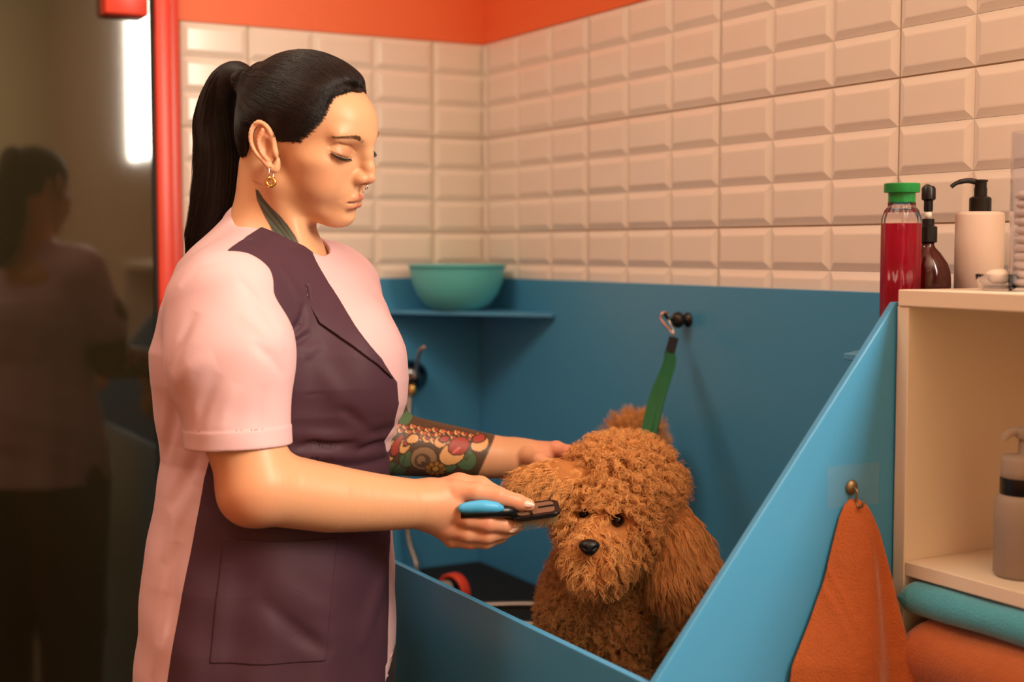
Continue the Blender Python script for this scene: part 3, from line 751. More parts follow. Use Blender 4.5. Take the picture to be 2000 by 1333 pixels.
def sleeve(P):
    return chain(P, [SH0, SH1, SH2+hem_n*0.03], [0.0690, 0.0680, 0.0585], 0.03)
def tunic(P, folds=True):
    d = torso(P)
    yk = smin(cone(P, NB + A3(-0.012, 0, -0.035), SH0, 0.062, 0.057), cone(P, SH0, SH1, 0.057, 0.050), 0.02)
    d = smin(d, yk, 0.05)
    d = smin(d, cone(P, at(488, 448, 1.80), at(452, 560, 1.765), 0.036, 0.064), 0.04)
    d = smin(d, cone(P, at(516, 486, 1.742), at(446, 580, 1.66), 0.026, 0.046), 0.03)
    d = smin(d, cone(P, NB + A3(0.0, 0, -0.035), at(640, 572, 1.905), 0.060, 0.056), 0.05)
    d = smin(d, cone(P, at(643, 574, 1.912), at(716, 745, 1.94), 0.058, 0.0545), 0.03)
    d = smin(d, ell(P, at(696, 715, 1.735), (0.056, 0.085, 0.076)), 0.04)     # bust
    # soft wrinkles
    x, y, z = P[:, 0], P[:, 1], P[:, 2]
    w = np.exp(-((z-1.155)/0.035)**2)
    d = d + 0.0011*w*np.clip((x+0.36)/0.08, 0, 1)*np.sin(z*260 + x*22 + np.sin(x*30)*1.3)
    w = np.clip((1.06-z)/0.2, 0, 1)
    d = d + (0.0050*w*np.sin(x*34 + z*5 + 1.0) + 0.0022*w*np.sin(x*77 - z*12 + y*20))
    d = d + 0.0012*np.sin(x*55+z*38)*np.sin(z*44-x*19+1)
    # room for the arm below the armpit
    hp = (P-SH2.astype(f32)) @ hem_n
    d = smax(d, -smax(sleeve(P)+0.006, -(hp+0.16), 0.05), 0.012)
    if folds: d = fold_disp(P, d)
    # neck opening and hem
    d = smax(d, -cone(P, NT + A3(0.004, -0.006, 0), NB + A3(0.016, -0.030, -0.036), 0.052, 0.066), 0.004)
    d = smax(d, ZHEM + 0.038*np.clip((x+0.1625)/0.004, 0, 1) - z, 0.003)
    return d
def sleeve_s(P, folds=True):
    z, x = P[:, 2], P[:, 0]; s0 = sleeve(P)
    hp = (P-SH2.astype(f32)) @ hem_n
    s = s0 + 0.0016*np.sin(z*22+x*48+1.5) + 0.0010*np.sin(z*51 - x*70 + 2.0) + 0.0006*np.sin(z*120+x*60)*np.clip(hp*8+0.9, 0, 1)
    s = s - 0.0010/(1+np.exp(-np.clip((hp+0.022)*2500, -30, 30)))             # turned-up hem band
    if folds: s = fold_disp(P, s, 's')
    sf = s
    s = smax(s, hp, 0.002)
    s = smax(s, -smax(sf+0.0030, -(hp+0.07), 0.01), 0.0015)
    return smax(s, -((P-SH0.astype(f32)) @ SEAM + 0.022), 0.003)
SEAM = A3(-0.22, -0.88, -0.30); SEAM /= np.linalg.norm(SEAM)
tunic0 = lambda P: tunic(P, False)
sleeve_s0 = lambda P: sleeve_s(P, False)
def fold(pxs, w, amp, kind='t'):
    pts = []
    for px, py in pxs:
        pts.append(hit(sleeve_s0 if kind == 's' else tunic0, px, py))
    FOLDS.append((pts, w, amp, kind))
fold([(552, 655), (572, 648), (586, 630), (592, 590)], 0.006, 0.0045)
fold([(556, 672), (580, 668), (608, 648)], 0.005, 0.0035)
fold([(556, 690), (600, 688), (632, 672)], 0.007, -0.0035)
fold([(520, 500), (560, 545), (590, 600)], 0.008, -0.0020)
fold([(560, 770), (600, 772), (650, 764)], 0.0022, 0.0010)
fold([(570, 880), (610, 864), (650, 868), (700, 860)], 0.006, 0.0048)
fold([(590, 850), (640, 850), (690, 842), (740, 834)], 0.009, -0.0035)
fold([(690, 884), (725, 868), (752, 860)], 0.006, 0.0042)
fold([(555, 908), (590, 896), (640, 886), (710, 888)], 0.008, -0.0035)
fold([(660, 790), (690, 815), (740, 850)], 0.008, 0.0028)
fold([(610, 700), (650, 760), (680, 800)], 0.012, -0.0020)
fold([(700, 1270), (735, 1150), (754, 1060)], 0.014, -0.0060)
fold([(500, 1160), (580, 1235), (650, 1280)], 0.012, 0.0050)
fold([(520, 1120), (600, 1180), (660, 1200)], 0.014, -0.0030)
fold([(420, 1330), (432, 1200), (450, 1100)], 0.012, -0.0030)
fold([(330, 1000), (365, 930), (392, 880)], 0.010, 0.0050)
fold([(318, 1100), (345, 1020), (380, 950)], 0.010, -0.0040)
fold([(322, 900), (335, 830), (345, 760)], 0.010, 0.0040)
fold([(310, 1260), (330, 1160), (350, 1060)], 0.010, 0.0045)
fold([(300, 1330), (318, 1240), (330, 1170)], 0.010, -0.0035)
fold([(470, 470), (488, 470), (500, 484)], 0.004, 0.0030)
fold([(597, 553), (600, 572), (604, 592)], 0.0025, 0.0045)
fold([(545, 655), (512, 600), (462, 540)], 0.007, 0.0028, 's')
fold([(556, 690), (520, 650), (470, 610)], 0.009, -0.0025, 's')
fold([(556, 740), (530, 700), (490, 670)], 0.007, 0.0020, 's')
fold([(334, 730), (352, 670), (385, 610)], 0.008, 0.0028, 's')
fold([(340, 760), (372, 720), (420, 700)], 0.010, -0.0025, 's')
fold([(385, 845), (398, 790), (428, 730)], 0.008, 0.0022, 's')
fold([(430, 850), (440, 800), (462, 750)], 0.008, -0.0016, 's')
fold([(500, 845), (505, 800), (520, 750)], 0.008, 0.0016, 's')
fold([(350, 560), (385, 530), (430, 515)], 0.006, 0.0016, 's')
woman = empty('person', to_world(BASE), -YAW)
tag(woman, 'groomer with dark ponytail and tattooed arm in a pink and purple tunic, brushing the poodle', 'person')
def wob(name, P, Q, m, parent=woman, smooth=True):
    me = np_mesh(name, P-BASE, Q); return link(name, me, m, parent, smooth)
# ---- skin
hP, hQ = surfnet(head_sdf, (-0.45, 1.62, 1.325), (-0.13, 1.97, 1.70), 0.0013, newton=2)
aP, aQ = surfnet(near_arm, (-0.43, 1.49, 1.00), (0.035, 1.76, 1.28), 0.0014, newton=1)
bP, bQ = surfnet(far_arm, (-0.27, 1.86, 1.06), (0.12, 2.02, 1.30), 0.0014, newton=1)
def core(P):
    d = smax(torso(P)+0.012, 0.90-P[:, 2], 0.02)
    d = smin(d, neck(P)+0.004, 0.03); d = smin(d, chain(P, [SN, at(462, 800, 1.60)], [0.050, 0.046])+0.002, 0.04)
    d = smin(d, chain(P, [SF_, at(722, 720, 1.94)], [0.05, 0.045])+0.002, 0.04)
    for s in (-1, 1):
        hx = np.array([-0.305+0.09*s*LX[0], 1.78+0.09*s*LX[1]])
        d = smin(d, chain(P, [(hx[0], hx[1], 0.86), (hx[0]+0.01, hx[1], 0.48), (hx[0], hx[1], 0.09)], [0.085, 0.055, 0.036]), 0.05)
    return d
cP, cQ = surfnet(core, (-0.56, 1.48, 0.03), (-0.06, 2.10, 1.43), 0.008, newton=1)
skin = np.array(lin((208, 154, 117)), f32)
def lerp(c, k, rgb): return c + (np.array(lin(rgb), f32)-c)*np.clip(k, 0, 1)[:, None]
def paint_head(P):
    c = np.tile(skin, (len(P), 1)); q = h_loc(P); qs = sym(q)
    g = lambda ctr, r: np.exp(-(((qs-A3(*ctr))/A3(*r))**2).sum(1))
    c = lerp(c, 0.35*g((46, 62, -22), (22, 22, 18)), (224, 140, 112))
    c = lerp(c, 0.40*g((0, 112, -17), (14, 12, 11)), (222, 140, 116))
    c = lerp(c, 0.30*g((82, -15, 10), (12, 22, 30)), (215, 130, 105))
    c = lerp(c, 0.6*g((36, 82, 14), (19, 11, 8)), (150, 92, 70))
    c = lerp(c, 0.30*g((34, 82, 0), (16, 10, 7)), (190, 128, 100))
    # lips
    li = np.minimum(chain(qs, [(0, 93, -47), (9, 92, -46.5), (24, 81, -52.5)], [5.4, 5.2, 1.8]), chain(qs, [(0, 90.5, -58.5), (10, 89, -58), (22.5, 81, -54.5)], [7.0, 6.4, 2.0]))
    c = lerp(c, (1.0-li)/1.6, (178, 100, 86))
    mo = chain(qs, [(0, 98, -52.5), (9, 97, -51.8), (17, 90, -52.5), (24.5, 82, -53.5)], [1.3, 1.3, 1.0, 0.3])
    c = lerp(c, 0.8*(1.4-mo)/1.4, (120, 60, 52))
    la = chain(qs, LASH, [0.3, 0.7, 0.7, 0.3])
    c = lerp(c, 0.85*(1.5-la)/1.9, (30, 20, 16))
    br = chain(qs, BROW, [0.3, 0.9, 1.7, 2.0, 2.0])
    c = lerp(c, 0.35*(2.2-br)/2.2, (130, 88, 64))
    no = ell(qs, (6.5, 99.5, -26), (3.8, 6.0, 3.8)); c = lerp(c, 0.7*(0.5-no)/1.0, (90, 45, 38))
    # scalp under the hair stays dark
    # wing tattoo on the side of the neck
    x = 1000 + F_PX*P[:, 0]/1.725; y = 485 - F_PX*(P[:, 2]-CAM_Z)/1.725
    poly = [(496, 369), (503, 371), (514, 388), (528, 404), (545, 420), (562, 440), (577, 462), (588, 485), (594, 503), (586, 497), (570, 487), (552, 475), (542, 466), (534, 458), (525, 440), (515, 424), (505, 404), (498, 388)]
    dp = sd_poly(x.astype(f32), y.astype(f32), poly); near = P[:, 1] < 1.775
    k = np.clip(0.5-dp/2.0, 0, 1)*near
    # feather coordinate fans out from the lower end
    ang = np.degrees(np.arctan2(y-540, x-620)); rad = np.hypot(x-620, y-540)
    fe = np.clip(0.5+0.9*np.sin(ang*1.6 + 0.03*rad), 0, 1); tone = 0.35+0.65*fe
    body = np.array(lin((58, 82, 76)), f32)[None]*tone[:, None] + np.array(lin((8, 12, 12)), f32)[None]*(1-tone)[:, None]
    lower = np.clip((y-470)/25, 0, 1)*np.clip(0.5+0.5*np.sin(ang*2.2+rad*0.5), 0, 1)*0.55
    body = body*(1-lower[:, None]) + np.array(lin((170, 140, 100)), f32)[None]*lower[:, None]
    body = np.where((np.abs(dp) < 1.6)[:, None], np.array(lin((16, 18, 18)), f32)[None], body)
    return c*(1-0.93*k[:, None]) + body*0.93*k[:, None]
def paint_near(P):
    c = np.tile(skin, (len(P), 1))
    for ctr, r, s in ((at(888, 958, 1.68), 0.02, .4), (at(974, 968, 1.67), 0.012, .45), (at(1012, 980, 1.68), 0.010, .45), (at(950, 1022, 1.67), 0.013, .45), (at(950, 1046, 1.68), 0.012, .4), (at(470, 1005, 1.55), 0.05, .35), (at(880, 1030, 1.68), 0.02, .3)):
        c = lerp(c, s*np.exp(-((P-ctr.astype(f32))**2).sum(1)/r**2), (222, 132, 104))
    return lerp(c, 0.35*np.clip((P[:, 0]+0.10)/0.05, 0, 1), (222, 148, 122))
def paint_far(P):
    c = np.tile(skin*0.98, (len(P), 1))
    c = lerp(c, 0.55*np.clip((P[:, 0]-0.02)/0.05, 0, 1), (224, 138, 116))
    px = 1000 + F_PX*P[:, 0]/1.92; py = 485 - F_PX*(P[:, 2]-CAM_Z)/1.92
    u = ((px-740)*3.92).astype(f32); v = ((py-760)*3.92).astype(f32)
    ink = np.tile(np.array(lin((48, 40, 32)), f32), (len(P), 1))
    cr, rd, gr, ta, oc = (214, 160, 104), (150, 40, 42), (38, 96, 66), (128, 100, 74), (150, 104, 36)
    def shp(cu, cv, ru, rv, a, col, out=9):
        nonlocal ink
        ca, sa = math.cos(math.radians(a)), math.sin(math.radians(a)); du, dv = u-cu, v-cv
        e = np.hypot((du*ca+dv*sa)/ru, (dv*ca-du*sa)/rv); dist = (e-1)*min(ru, rv)
        ink = np.where((dist < out)[:, None], np.array(lin((20, 15, 13)), f32)[None], ink)
        ink = np.where((dist < 0)[:, None], np.array(lin(col), f32)[None], ink)
    for (a, b) in ((205, 225), (90, 600), (545, 595), (160, 620)): shp(a, b, 55, 42, -50, gr)
    shp(215, 530, 52, 66, 20, gr); shp(190, 545, 6, 60, 20, (24, 62, 44), 0); shp(668, 552, 74, 80, -20, gr)
    for a in (-60, -25, 10, 45): shp(668+40*math.sin(math.radians(a)), 552-40*math.cos(math.radians(a)), 4, 42, a, (20, 60, 42), 0)
    shp(345, 530, 98, 92, 0, ta); shp(335, 545, 62, 58, 0, (60, 48, 38), 0); shp(325, 540, 34, 36, 0, ta, 6); shp(335, 560, 14, 14, 0, (40, 32, 26), 0)
    for k in range(9): shp(430+58*math.cos(k*0.7), 618+44*math.sin(k*0.7), 20, 17, k*40, oc, 6)
    shp(430, 618, 24, 20, 0, (190, 140, 60), 6)
    # top rows of petals like scales
    for r_, (v0, n_, rr) in enumerate(((286, 12, 24), (318, 11, 26), (352, 9, 30))):
        for k in range(n_):
            uu = 150 + k*56 + r_*24; vv = v0 + (uu-200)*0.17 + 6*math.sin(k*2.1)
            shp(uu, vv, rr*1.15, rr*0.72, 25, cr, 6); shp(uu+9, vv-5, rr*0.62, rr*0.36, 25, rd if (k+r_) % 2 else (196, 96, 66), 4)
    shp(92, 470, 40, 105, 28, cr); shp(150, 420, 36, 84, 30, rd); shp(205, 420, 34, 66, 25, cr); shp(222, 385, 20, 40, 30, rd)
    shp(262, 375, 44, 30, -20, cr); shp(470, 405, 44, 40, -30, cr); shp(500, 385, 34, 20, -10, rd); shp(560, 500, 100, 78, -30, cr); shp(610, 440, 78, 62, -20, rd); shp(592, 470, 40, 12, -35, (196, 96, 88), 0)
    shp(770, 432, 66, 52, -20, cr); shp(762, 394, 46, 24, -8, rd); shp(100, 330, 44, 30, -40, cr); shp(60, 400, 28, 40, 0, rd)
    edge = u - (880 - (v-400)*0.45); top = np.where(v < 500, 0, 0)
    k = np.clip(0.5 - edge/8, 0, 1)
    return c*(1-0.9*k[:, None]) + ink*0.9*k[:, None] + 0
sk = vcol_mat('skin', 0.42, sss=0.12, spec=0.35, bump=0.05, bscale=900)
n1, n2, n3 = len(hP), len(aP), len(bP)
allP = np.concatenate([hP, aP, bP, cP]); allQ = np.concatenate([hQ, aQ+n1, bQ+n1+n2, cQ+n1+n2+n3])
body = wob('body', allP, allQ, sk)
set_color(body.data, np.concatenate([paint_head(hP), paint_near(aP), paint_far(bP), np.tile(skin, (len(cP), 1))]))
# ---- clothes
def cloth(name, rgb, rough=0.55, sheen=0.10):
    return mat(name, rgb, rough, spec=0.25, var=0.04, vscale=14, bump=0.08, bscale=700, sheen=sheen, wrinkle=0.30)
pink = cloth('pink_cotton', (208, 168, 172)); purple = cloth('purple_cotton', (68, 42, 54), 0.6, 0.0)
tP, tQ = surfnet(tunic, (-0.56, 1.47, 0.825), (-0.05, 2.06, 1.50), 0.0026, newton=2)
wob('tunic', tP, tQ, pink)
sP, sQ = surfnet(sleeve_s, (-0.46, 1.49, 1.09), (-0.25, 1.74, 1.46), 0.0018, newton=1)
wob('sleeve', sP, sQ, pink)
def P2(l): return [(lambda p: (p[0], p[2]))(at(px, py, d)) for px, py, d in l]
pan = P2([(456, 492, 1.655), (476, 462, 1.66), (503, 432, 1.67), (556, 452, 1.70), (602, 492, 1.70), (642, 554, 1.70), (700, 637, 1.69), (750, 697, 1.70), (778, 745, 1.72), (779, 790, 1.72), (765, 840, 1.72), (747, 868, 1.72), (751, 930, 1.72),
          (753, 1040, 1.72), (751, 1290, 1.72), (748, 1420, 1.72), (330, 1420, 1.66), (344, 1333, 1.66), (404, 930, 1.66), (445, 800, 1.66), (520, 690, 1.64), (546, 660, 1.63), (540, 616, 1.63), (522, 560, 1.64), (500, 522, 1.645), (478, 500, 1.65)])
def shell(f, poly, t0, t1, keep):
    def g(P):
        v = f(P); d = smax(v-f32(t1), -(v+f32(t0)), 0.0005)
        d = smax(d, sd_poly(P[:, 0], P[:, 2], poly), 0.0012)
        return smax(d, keep(P), 0.001)
    return g
near_side = lambda P: P[:, 1]-1.83
gP, gQ = surfnet(shell(tunic, pan, 0.0015, 0.0022, near_side), (-0.48, 1.50, 0.835), (-0.10, 1.84, 1.47), 0.0018, newton=1)
wob('front_panel', gP, gQ, purple)
lap = P2([(500, 446, 1.67), (545, 468, 1.70), (592, 503, 1.70), (640, 556, 1.70), (700, 637, 1.69), (750, 697, 1.70), (775, 738, 1.72), (745, 708, 1.70), (700, 674, 1.69), (632, 629, 1.68), (608, 590, 1.68), (602, 586, 1.68), (597, 556, 1.68), (560, 530, 1.68), (520, 480, 1.67)])
ll = P2([(632, 629, 1.68), (700, 674, 1.69), (745, 708, 1.70), (775, 738, 1.72)])
def lapel_s(P):
    v = tunic(P); dl = np.full(len(P), 9.0, f32)
    for (x0, z0), (x1, z1) in zip(ll[:-1], ll[1:]):
        ex_, ez_ = x1-x0, z1-z0; t = np.clip(((P[:, 0]-x0)*ex_+(P[:, 2]-z0)*ez_)/(ex_*ex_+ez_*ez_), 0, 1)
        dl = np.minimum(dl, np.hypot(P[:, 0]-x0-t*ex_, P[:, 2]-z0-t*ez_))
    d = smax(v - (0.0012 + 0.0040*np.clip(1-dl/0.035, 0, 1)), -(v-0.0005), 0.0005)
    return smax(smax(d, sd_poly(P[:, 0], P[:, 2], lap), 0.0012), P[:, 1]-1.83, 0.001)
gP, gQ = surfnet(lapel_s, (-0.36, 1.55, 1.20), (-0.12, 1.84, 1.47), 0.0014, newton=1)
wob('lapel', gP, gQ, purple)
poc = P2([(440, 1046, 1.63), (655, 1058, 1.64), (638, 1290, 1.64), (424, 1276, 1.63)])
gP, gQ = surfnet(shell(tunic, poc, -0.0014, 0.0034, near_side), (-0.36, 1.50, 0.86), (-0.18, 1.75, 1.09), 0.0014, newton=1)
wob('pocket', gP, gQ, purple)
# trousers and shoes below the tunic
def trous(P):
    d = None
    for s in (-1, 1):
        hx = np.array([-0.305+0.09*s*LX[0], 1.78+0.09*s*LX[1]])
        e = chain(P, [(hx[0], hx[1], 0.84), (hx[0]+0.01, hx[1], 0.48), (hx[0], hx[1], 0.10)], [0.108, 0.078, 0.066], 0.02); d = e if d is None else smin(d, e, 0.03)
    return smax(smax(d, P[:, 2]-0.94, 0.01), 0.05-P[:, 2], 0.005)
gP, gQ = surfnet(trous, (-0.52, 1.5, 0.03), (-0.10, 2.06, 0.97), 0.006)
wob('trousers', gP, gQ, cloth('dark_cotton', (50, 40, 48)))
for s in (-1, 1):
    hx = np.array([-0.305+0.09*s*LX[0], 1.78+0.09*s*LX[1]])
    def shoe(P):
        d = cone(P, (hx[0]-0.03*FX[0], hx[1]-0.03*FX[1], 0.045), (hx[0]+0.14*FX[0], hx[1]+0.14*FX[1], 0.035), 0.045, 0.036)
        d = smin(d, cone(P, (hx[0], hx[1], 0.06), (hx[0], hx[1], 0.10), 0.045, 0.045), 0.03)
        return smax(d, 0.001-P[:, 2], 0.004)
    gP, gQ = surfnet(shoe, (hx[0]-0.12, hx[1]-0.16, -0.02), (hx[0]+0.24, hx[1]+0.12, 0.16), 0.005)
    wob('shoe', gP, gQ, mat('white_leather', (205, 200, 195), 0.5))
# ---- hair
hsdf = lambda P: head_mm(h_loc(P))*f32(HS)
def base_mm(q0):     # smooth skull used for the hair
    q = sym(q0); return smin(skull_mm(q), ell(q, (0, -20, 0), (60, 58, 58)), 25)
def hl(px, py):
    q = h_loc(hit(lambda P: base_mm(h_loc(P))*f32(HS), px, py)[None])[0]; return (float(q[1]), float(q[2]))
line = [hl(*p) for p in ((474, 385), (486, 335), (484, 290), (488, 252), (500, 236), (522, 238), (538, 262), (558, 277), (576, 276), (596, 264), (616, 246), (628, 232), (636, 210), (652, 184), (688, 172))]
line += [(92, 84), (100, 92)]
POLY = line + [(110, 100), (110, 160), (-130, 160), (-130, -80), (line[0][0]-10, line[0][1]-22)]
TIE = h_loc(at(478, 158, 1.802).astype(f32)[None])[0]; TIE[0] = 0
def cap_mm(q):
    pd = sd_poly(q[:, 1], q[:, 2], POLY)
    pd = pd + 3.0 + 0.6*np.sin(q[:, 2]*1.1+q[:, 1]*0.5) + 0.4*np.sin(q[:, 2]*2.3-q[:, 1]*1.1)
    t = 0.2 + 6.8*(1-np.exp(np.minimum(pd, 0)/17))
    # fullness over the crown
    t = t + 4.0*np.exp(-((q[:, 1]-20)/60)**2 - ((q[:, 2]-110)/40)**2) + 6.0*np.exp(-((q[:, 1]-70)/42)**2 - ((q[:, 2]-97)/30)**2)*(1-np.exp(np.minimum(pd, 0)/8))
    b = base_mm(q); d = b - t
    d = smax(d, pd, 3.0)
    d = smax(d, -(b+5), 1.0)
    # gather towards the tie
    return smin(d, cone(q, TIE + A3(0, 22, -2), TIE, 30, 13), 16)
def comb_mm(q):
    pd = sd_poly(q[:, 1], q[:, 2], POLY); t = 0.2 + 6.8*(1-np.exp(np.minimum(pd, 0)/17))
    t = t + 4.0*np.exp(-((q[:, 1]-20)/60)**2 - ((q[:, 2]-110)/40)**2) + 6.0*np.exp(-((q[:, 1]-70)/42)**2 - ((q[:, 2]-97)/30)**2)*(1-np.exp(np.minimum(pd, 0)/8))
    return smin(base_mm(q) - t, cone(q, TIE + A3(0, 22, -2), TIE, 30, 13), 16)
hcomb = lambda P: comb_mm(h_loc(P))*f32(HS)
hcap = lambda P: cap_mm(h_loc(P))*f32(HS)
kP, kQ = surfnet(hcap, (-0.45, 1.62, 1.42), (-0.13, 1.97, 1.72), 0.0018, newton=1)
def hair_col(name, rgb, rough):
    return mat(name, rgb, rough, spec=0.4, var=0.2, vscale=40)
hair = wob('hair', kP, kQ, hair_col('hair_base', (18, 9, 8), 0.6))
hm = hair_mat('hair_strand', (22, 12, 10), 0.40, var=0.4)
rng_ = np.random.RandomState(3)
# roots: on the cap, biased to the hairline
nv, vv = grad(hcap, kP, 0.001)
ql = h_loc(kP); pdv = sd_poly(ql[:, 1], ql[:, 2], POLY)
outside = base_mm(ql) > 0.2
cand = np.where(outside & (np.linalg.norm(ql-TIE, axis=1) > 22))[0]
w = 0.25 + 3.0*np.exp(pdv[cand]/5.0); w /= w.sum()
def comb(root, n, step, lift, jit):
    P = root.copy(); out = [P.copy()]; tie = h_out(TIE[None])[0]
    side = rng_.normal(0, jit, (len(P), 3)).astype(f32)
    for i in range(n-1):
        d, g = grad(hcomb, P, 0.001)
        v = tie - P; dist = np.linalg.norm(v, axis=1, keepdims=True)
        v = v/dist; v = v + side; v = v - g*(v*g).sum(1, keepdims=True); v /= np.linalg.norm(v, axis=1, keepdims=True)+1e-9
        P = P + v*np.minimum(step, dist*0.6)
        d, g = grad(hcomb, P, 0.001); P = P - g*(d - lift[:, None][:, 0])[:, None]
        out.append(P.copy())
    return np.stack(out, 1)
idx = rng_.choice(cand, 9000, p=w)
root = kP[idx] + rng_.normal(0, 0.0008, (len(idx), 3)).astype(f32)
# hairline roots sit on the skin just in front of the edge
S = comb(root, 14, 0.0085, (0.0003 + 0.0011*rng_.rand(len(idx))).astype(f32), 0.06)
strands('hair_strands', S-BASE, 0.00013, 0.00028, hm, hair)
# fine wisps that start on the skin in front of the hairline
hv = cand[(pdv[cand] > -7.0) & (ql[cand, 1] > -5)]
wi = rng_.choice(hv, 9000); rt = kP[wi]; aw = rt - h_out(TIE[None])[0]; aw /= np.linalg.norm(aw, axis=1, keepdims=True)
rt = rt + aw*(0.013*rng_.rand(len(wi))[:, None]**1.6) + rng_.normal(0, 0.001, (len(wi), 3)); rt = rt.astype(f32)
for _ in range(3):
    d_, g_ = grad(hsdf, rt, 0.0004); rt = rt - g_*(d_-0.0002)[:, None]
S = comb(rt, 10, 0.006, (0.0005 + 0.001*rng_.rand(len(wi))).astype(f32), 0.10)
strands('hair_wisps', S-BASE, 0.00014, 0.00024, hm, hair)
# ponytail
pc = [(478, 150, 1.802), (456, 150, 1.815), (434, 176, 1.825), (425, 235, 1.835), (430, 300, 1.835), (424, 390, 1.835), (402, 470, 1.84), (380, 540, 1.845)]
pr = [0.015, 0.019, 0.023, 0.030, 0.033, 0.033, 0.028, 0.012]
PC = np.array([at(*p) for p in pc]); PS = smooth_path(PC, 6); PR = np.interp(np.linspace(0, 1, len(PS)), np.linspace(0, 1, len(pr)), pr)
def pony(P): return chain(P, list(PS[::2]), list(PR[::2]*0.86), 0.01)
oP, oQ = surfnet(pony, PS.min(0)-0.05, PS.max(0)+0.05, 0.003)
pt = wob('ponytail', oP, oQ, MATS['hair_base'])
n = 3000
a_ = rng_.rand(n)*2*PI; rr = np.sqrt(rng_.rand(n))*1.04
tt = np.gradient(PS, axis=0); tt /= np.linalg.norm(tt, axis=1, keepdims=True)
e1 = np.cross(tt, np.array([0, 1, 0])); e1 /= np.linalg.norm(e1, axis=1, keepdims=True); e2 = np.cross(tt, e1)
tw_ = rng_.normal(0, 0.25, n)
L = np.zeros((n, len(PS), 3)); ks = np.arange(len(PS))/len(PS)
for k in range(len(PS)):
    aa = a_ + tw_*ks[k]; rk = PR[k]*rr*(1+0.06*np.sin(ks[k]*9+a_*3))
    L[:, k] = PS[k] + rk[:, None]*(np.cos(aa)[:, None]*e1[k] + np.sin(aa)[:, None]*e2[k])
fly = rng_.rand(n) < 0.012
L[fly] += (np.cumsum(rng_.normal(0, 0.0006, (fly.sum(), len(PS), 3)), 1))
strands('ponytail_strands', L-BASE, 0.00030, 0.00014, hm, pt)
# hair band
MB().tube([tuple(h_out((TIE + A3(13.5*math.cos(t), -3, 13.5*math.sin(t)))[None])[0]-BASE) for t in np.linspace(0, 2*PI, 25)], 0.0022, 8).build('hair_tie', mat('black_elastic', (10, 9, 9), 0.7), woman, smooth=True)
# brows and lashes
def on_skin(qpts, n):
    P = smooth_path(qpts, n); return P
dm = hair_mat('brow_hair', (116, 80, 58), 0.5)
sdh = lambda P: head_mm(P)
def snap(q):
    for _ in range(3):
        d, g = grad(head_mm, q.astype(f32), 0.3); q = q - g*d[:, None]
    return q, g
B_, Ls = [], []
for sx in (1, -1):
    path = smooth_path(BROW, 8); path[:, 0] *= sx
    n = 300; ti = 0.05+0.82*rng_.rand(n); p = np.stack([np.interp(ti, np.linspace(0, 1, len(path)), path[:, k]) for k in range(3)], 1)
    wd = np.interp(ti, [0, .3, .8, 1], [0.4, 1.3, 2.6, 2.4]); p[:, 2] += (rng_.rand(n)-0.5)*2*wd
    p, g = snap(p.astype(f32))
    tg = np.stack([np.interp(ti, np.linspace(0, 1, len(path)), -np.gradient(path[:, k])) for k in range(3)], 1); tg /= np.linalg.norm(tg, axis=1, keepdims=True)
    dr = tg + A3(0, 0, 0.35) + g*0.15 + rng_.normal(0, 0.12, (n, 3)); dr -= g*((dr*g).sum(1, keepdims=True)-0.12); dr /= np.linalg.norm(dr, axis=1, keepdims=True)
    ln = (3.0+2*rng_.rand(n))[:, None]
    B_.append(np.stack([p + dr*ln*t + g*0.2 for t in (0, .35, .7, 1)], 1))
    path = smooth_path(LASH, 8); path[:, 0] *= sx
    n = 90; ti = np.linspace(0.0, 0.95, n); p = np.stack([np.interp(ti, np.linspace(0, 1, len(path)), path[:, k]) for k in range(3)], 1) + np.array([sx*0.6, 1.2, -0.6])
    out = np.stack([sx*(0.60-0.45*ti), 0.60+0*ti, -0.85+0*ti], 1) + rng_.normal(0, 0.06, (n, 3)); out /= np.linalg.norm(out, axis=1, keepdims=True)
    ln = (7.0*np.sin(0.5+ti*2.0))[:, None]
    Ls.append(np.stack([p + out*ln*t + np.array([0, 0.3, 1.0])*ln*0.26*t*t for t in (0, .33, .66, 1)], 1))
strands('eyebrows', h_out(np.concatenate(B_).reshape(-1, 3)).reshape(-1, 4, 3)-BASE, 0.00012, 0.00005, dm, woman)
strands('eyelashes', h_out(np.concatenate(Ls).reshape(-1, 3)).reshape(-1, 4, 3)-BASE, 0.00028, 0.00006, hair_mat('lash_hair', (12, 9, 8), 0.5), woman)
# jewellery
steel = mat('steel', (215, 212, 208), 0.12, metal=1.0); gold = mat('gold', (230, 190, 110), 0.15, metal=1.0)
def ring(name, c, e1, e2, R, r, m, squash=1.0):
    c, e1, e2 = [np.asarray(v, float) for v in (c, e1, e2)]
    MB().tube([tuple(c + R*(math.cos(t)*e1 + squash*math.sin(t)*e2) - BASE) for t in np.linspace(0, 2*PI, 29)], r, 8, cap=False).build(name, m, woman, smooth=True)
up = np.array([0, 0, 1.0]); rgt = np.array([1.0, 0, 0]); awy = np.array([0, 1.0, 0])
ec = hit(head_sdf, 529, 330)
ring('hoop_earring', ec + np.array([0, 0.0, -0.006]), awy*0.97+rgt*0.24, up, 0.0062, 0.0011, steel, 1.25)
ring('ring_pendant', ec + np.array([0.0006, -0.0055, -0.0165]), rgt, up, 0.0050, 0.0022, gold)
nt_ = h_out([(0, 101.5, -27)])[0]
ring('septum_ring', nt_ + np.array([0.001, -0.003, -0.0025]), rgt*0.5+awy*-0.85, up, 0.0038, 0.0006, steel)
def ball(name, c, r, m):
    b = MB(); bmesh.ops.create_icosphere(b.bm, subdivisions=2, radius=r)
    for v in b.bm.verts: v.co += Vector(np.asarray(c, float)-BASE)
    b.build(name, m, woman, smooth=True)
ball('lip_stud', hit(head_sdf, 708, 376) , 0.0013, steel)
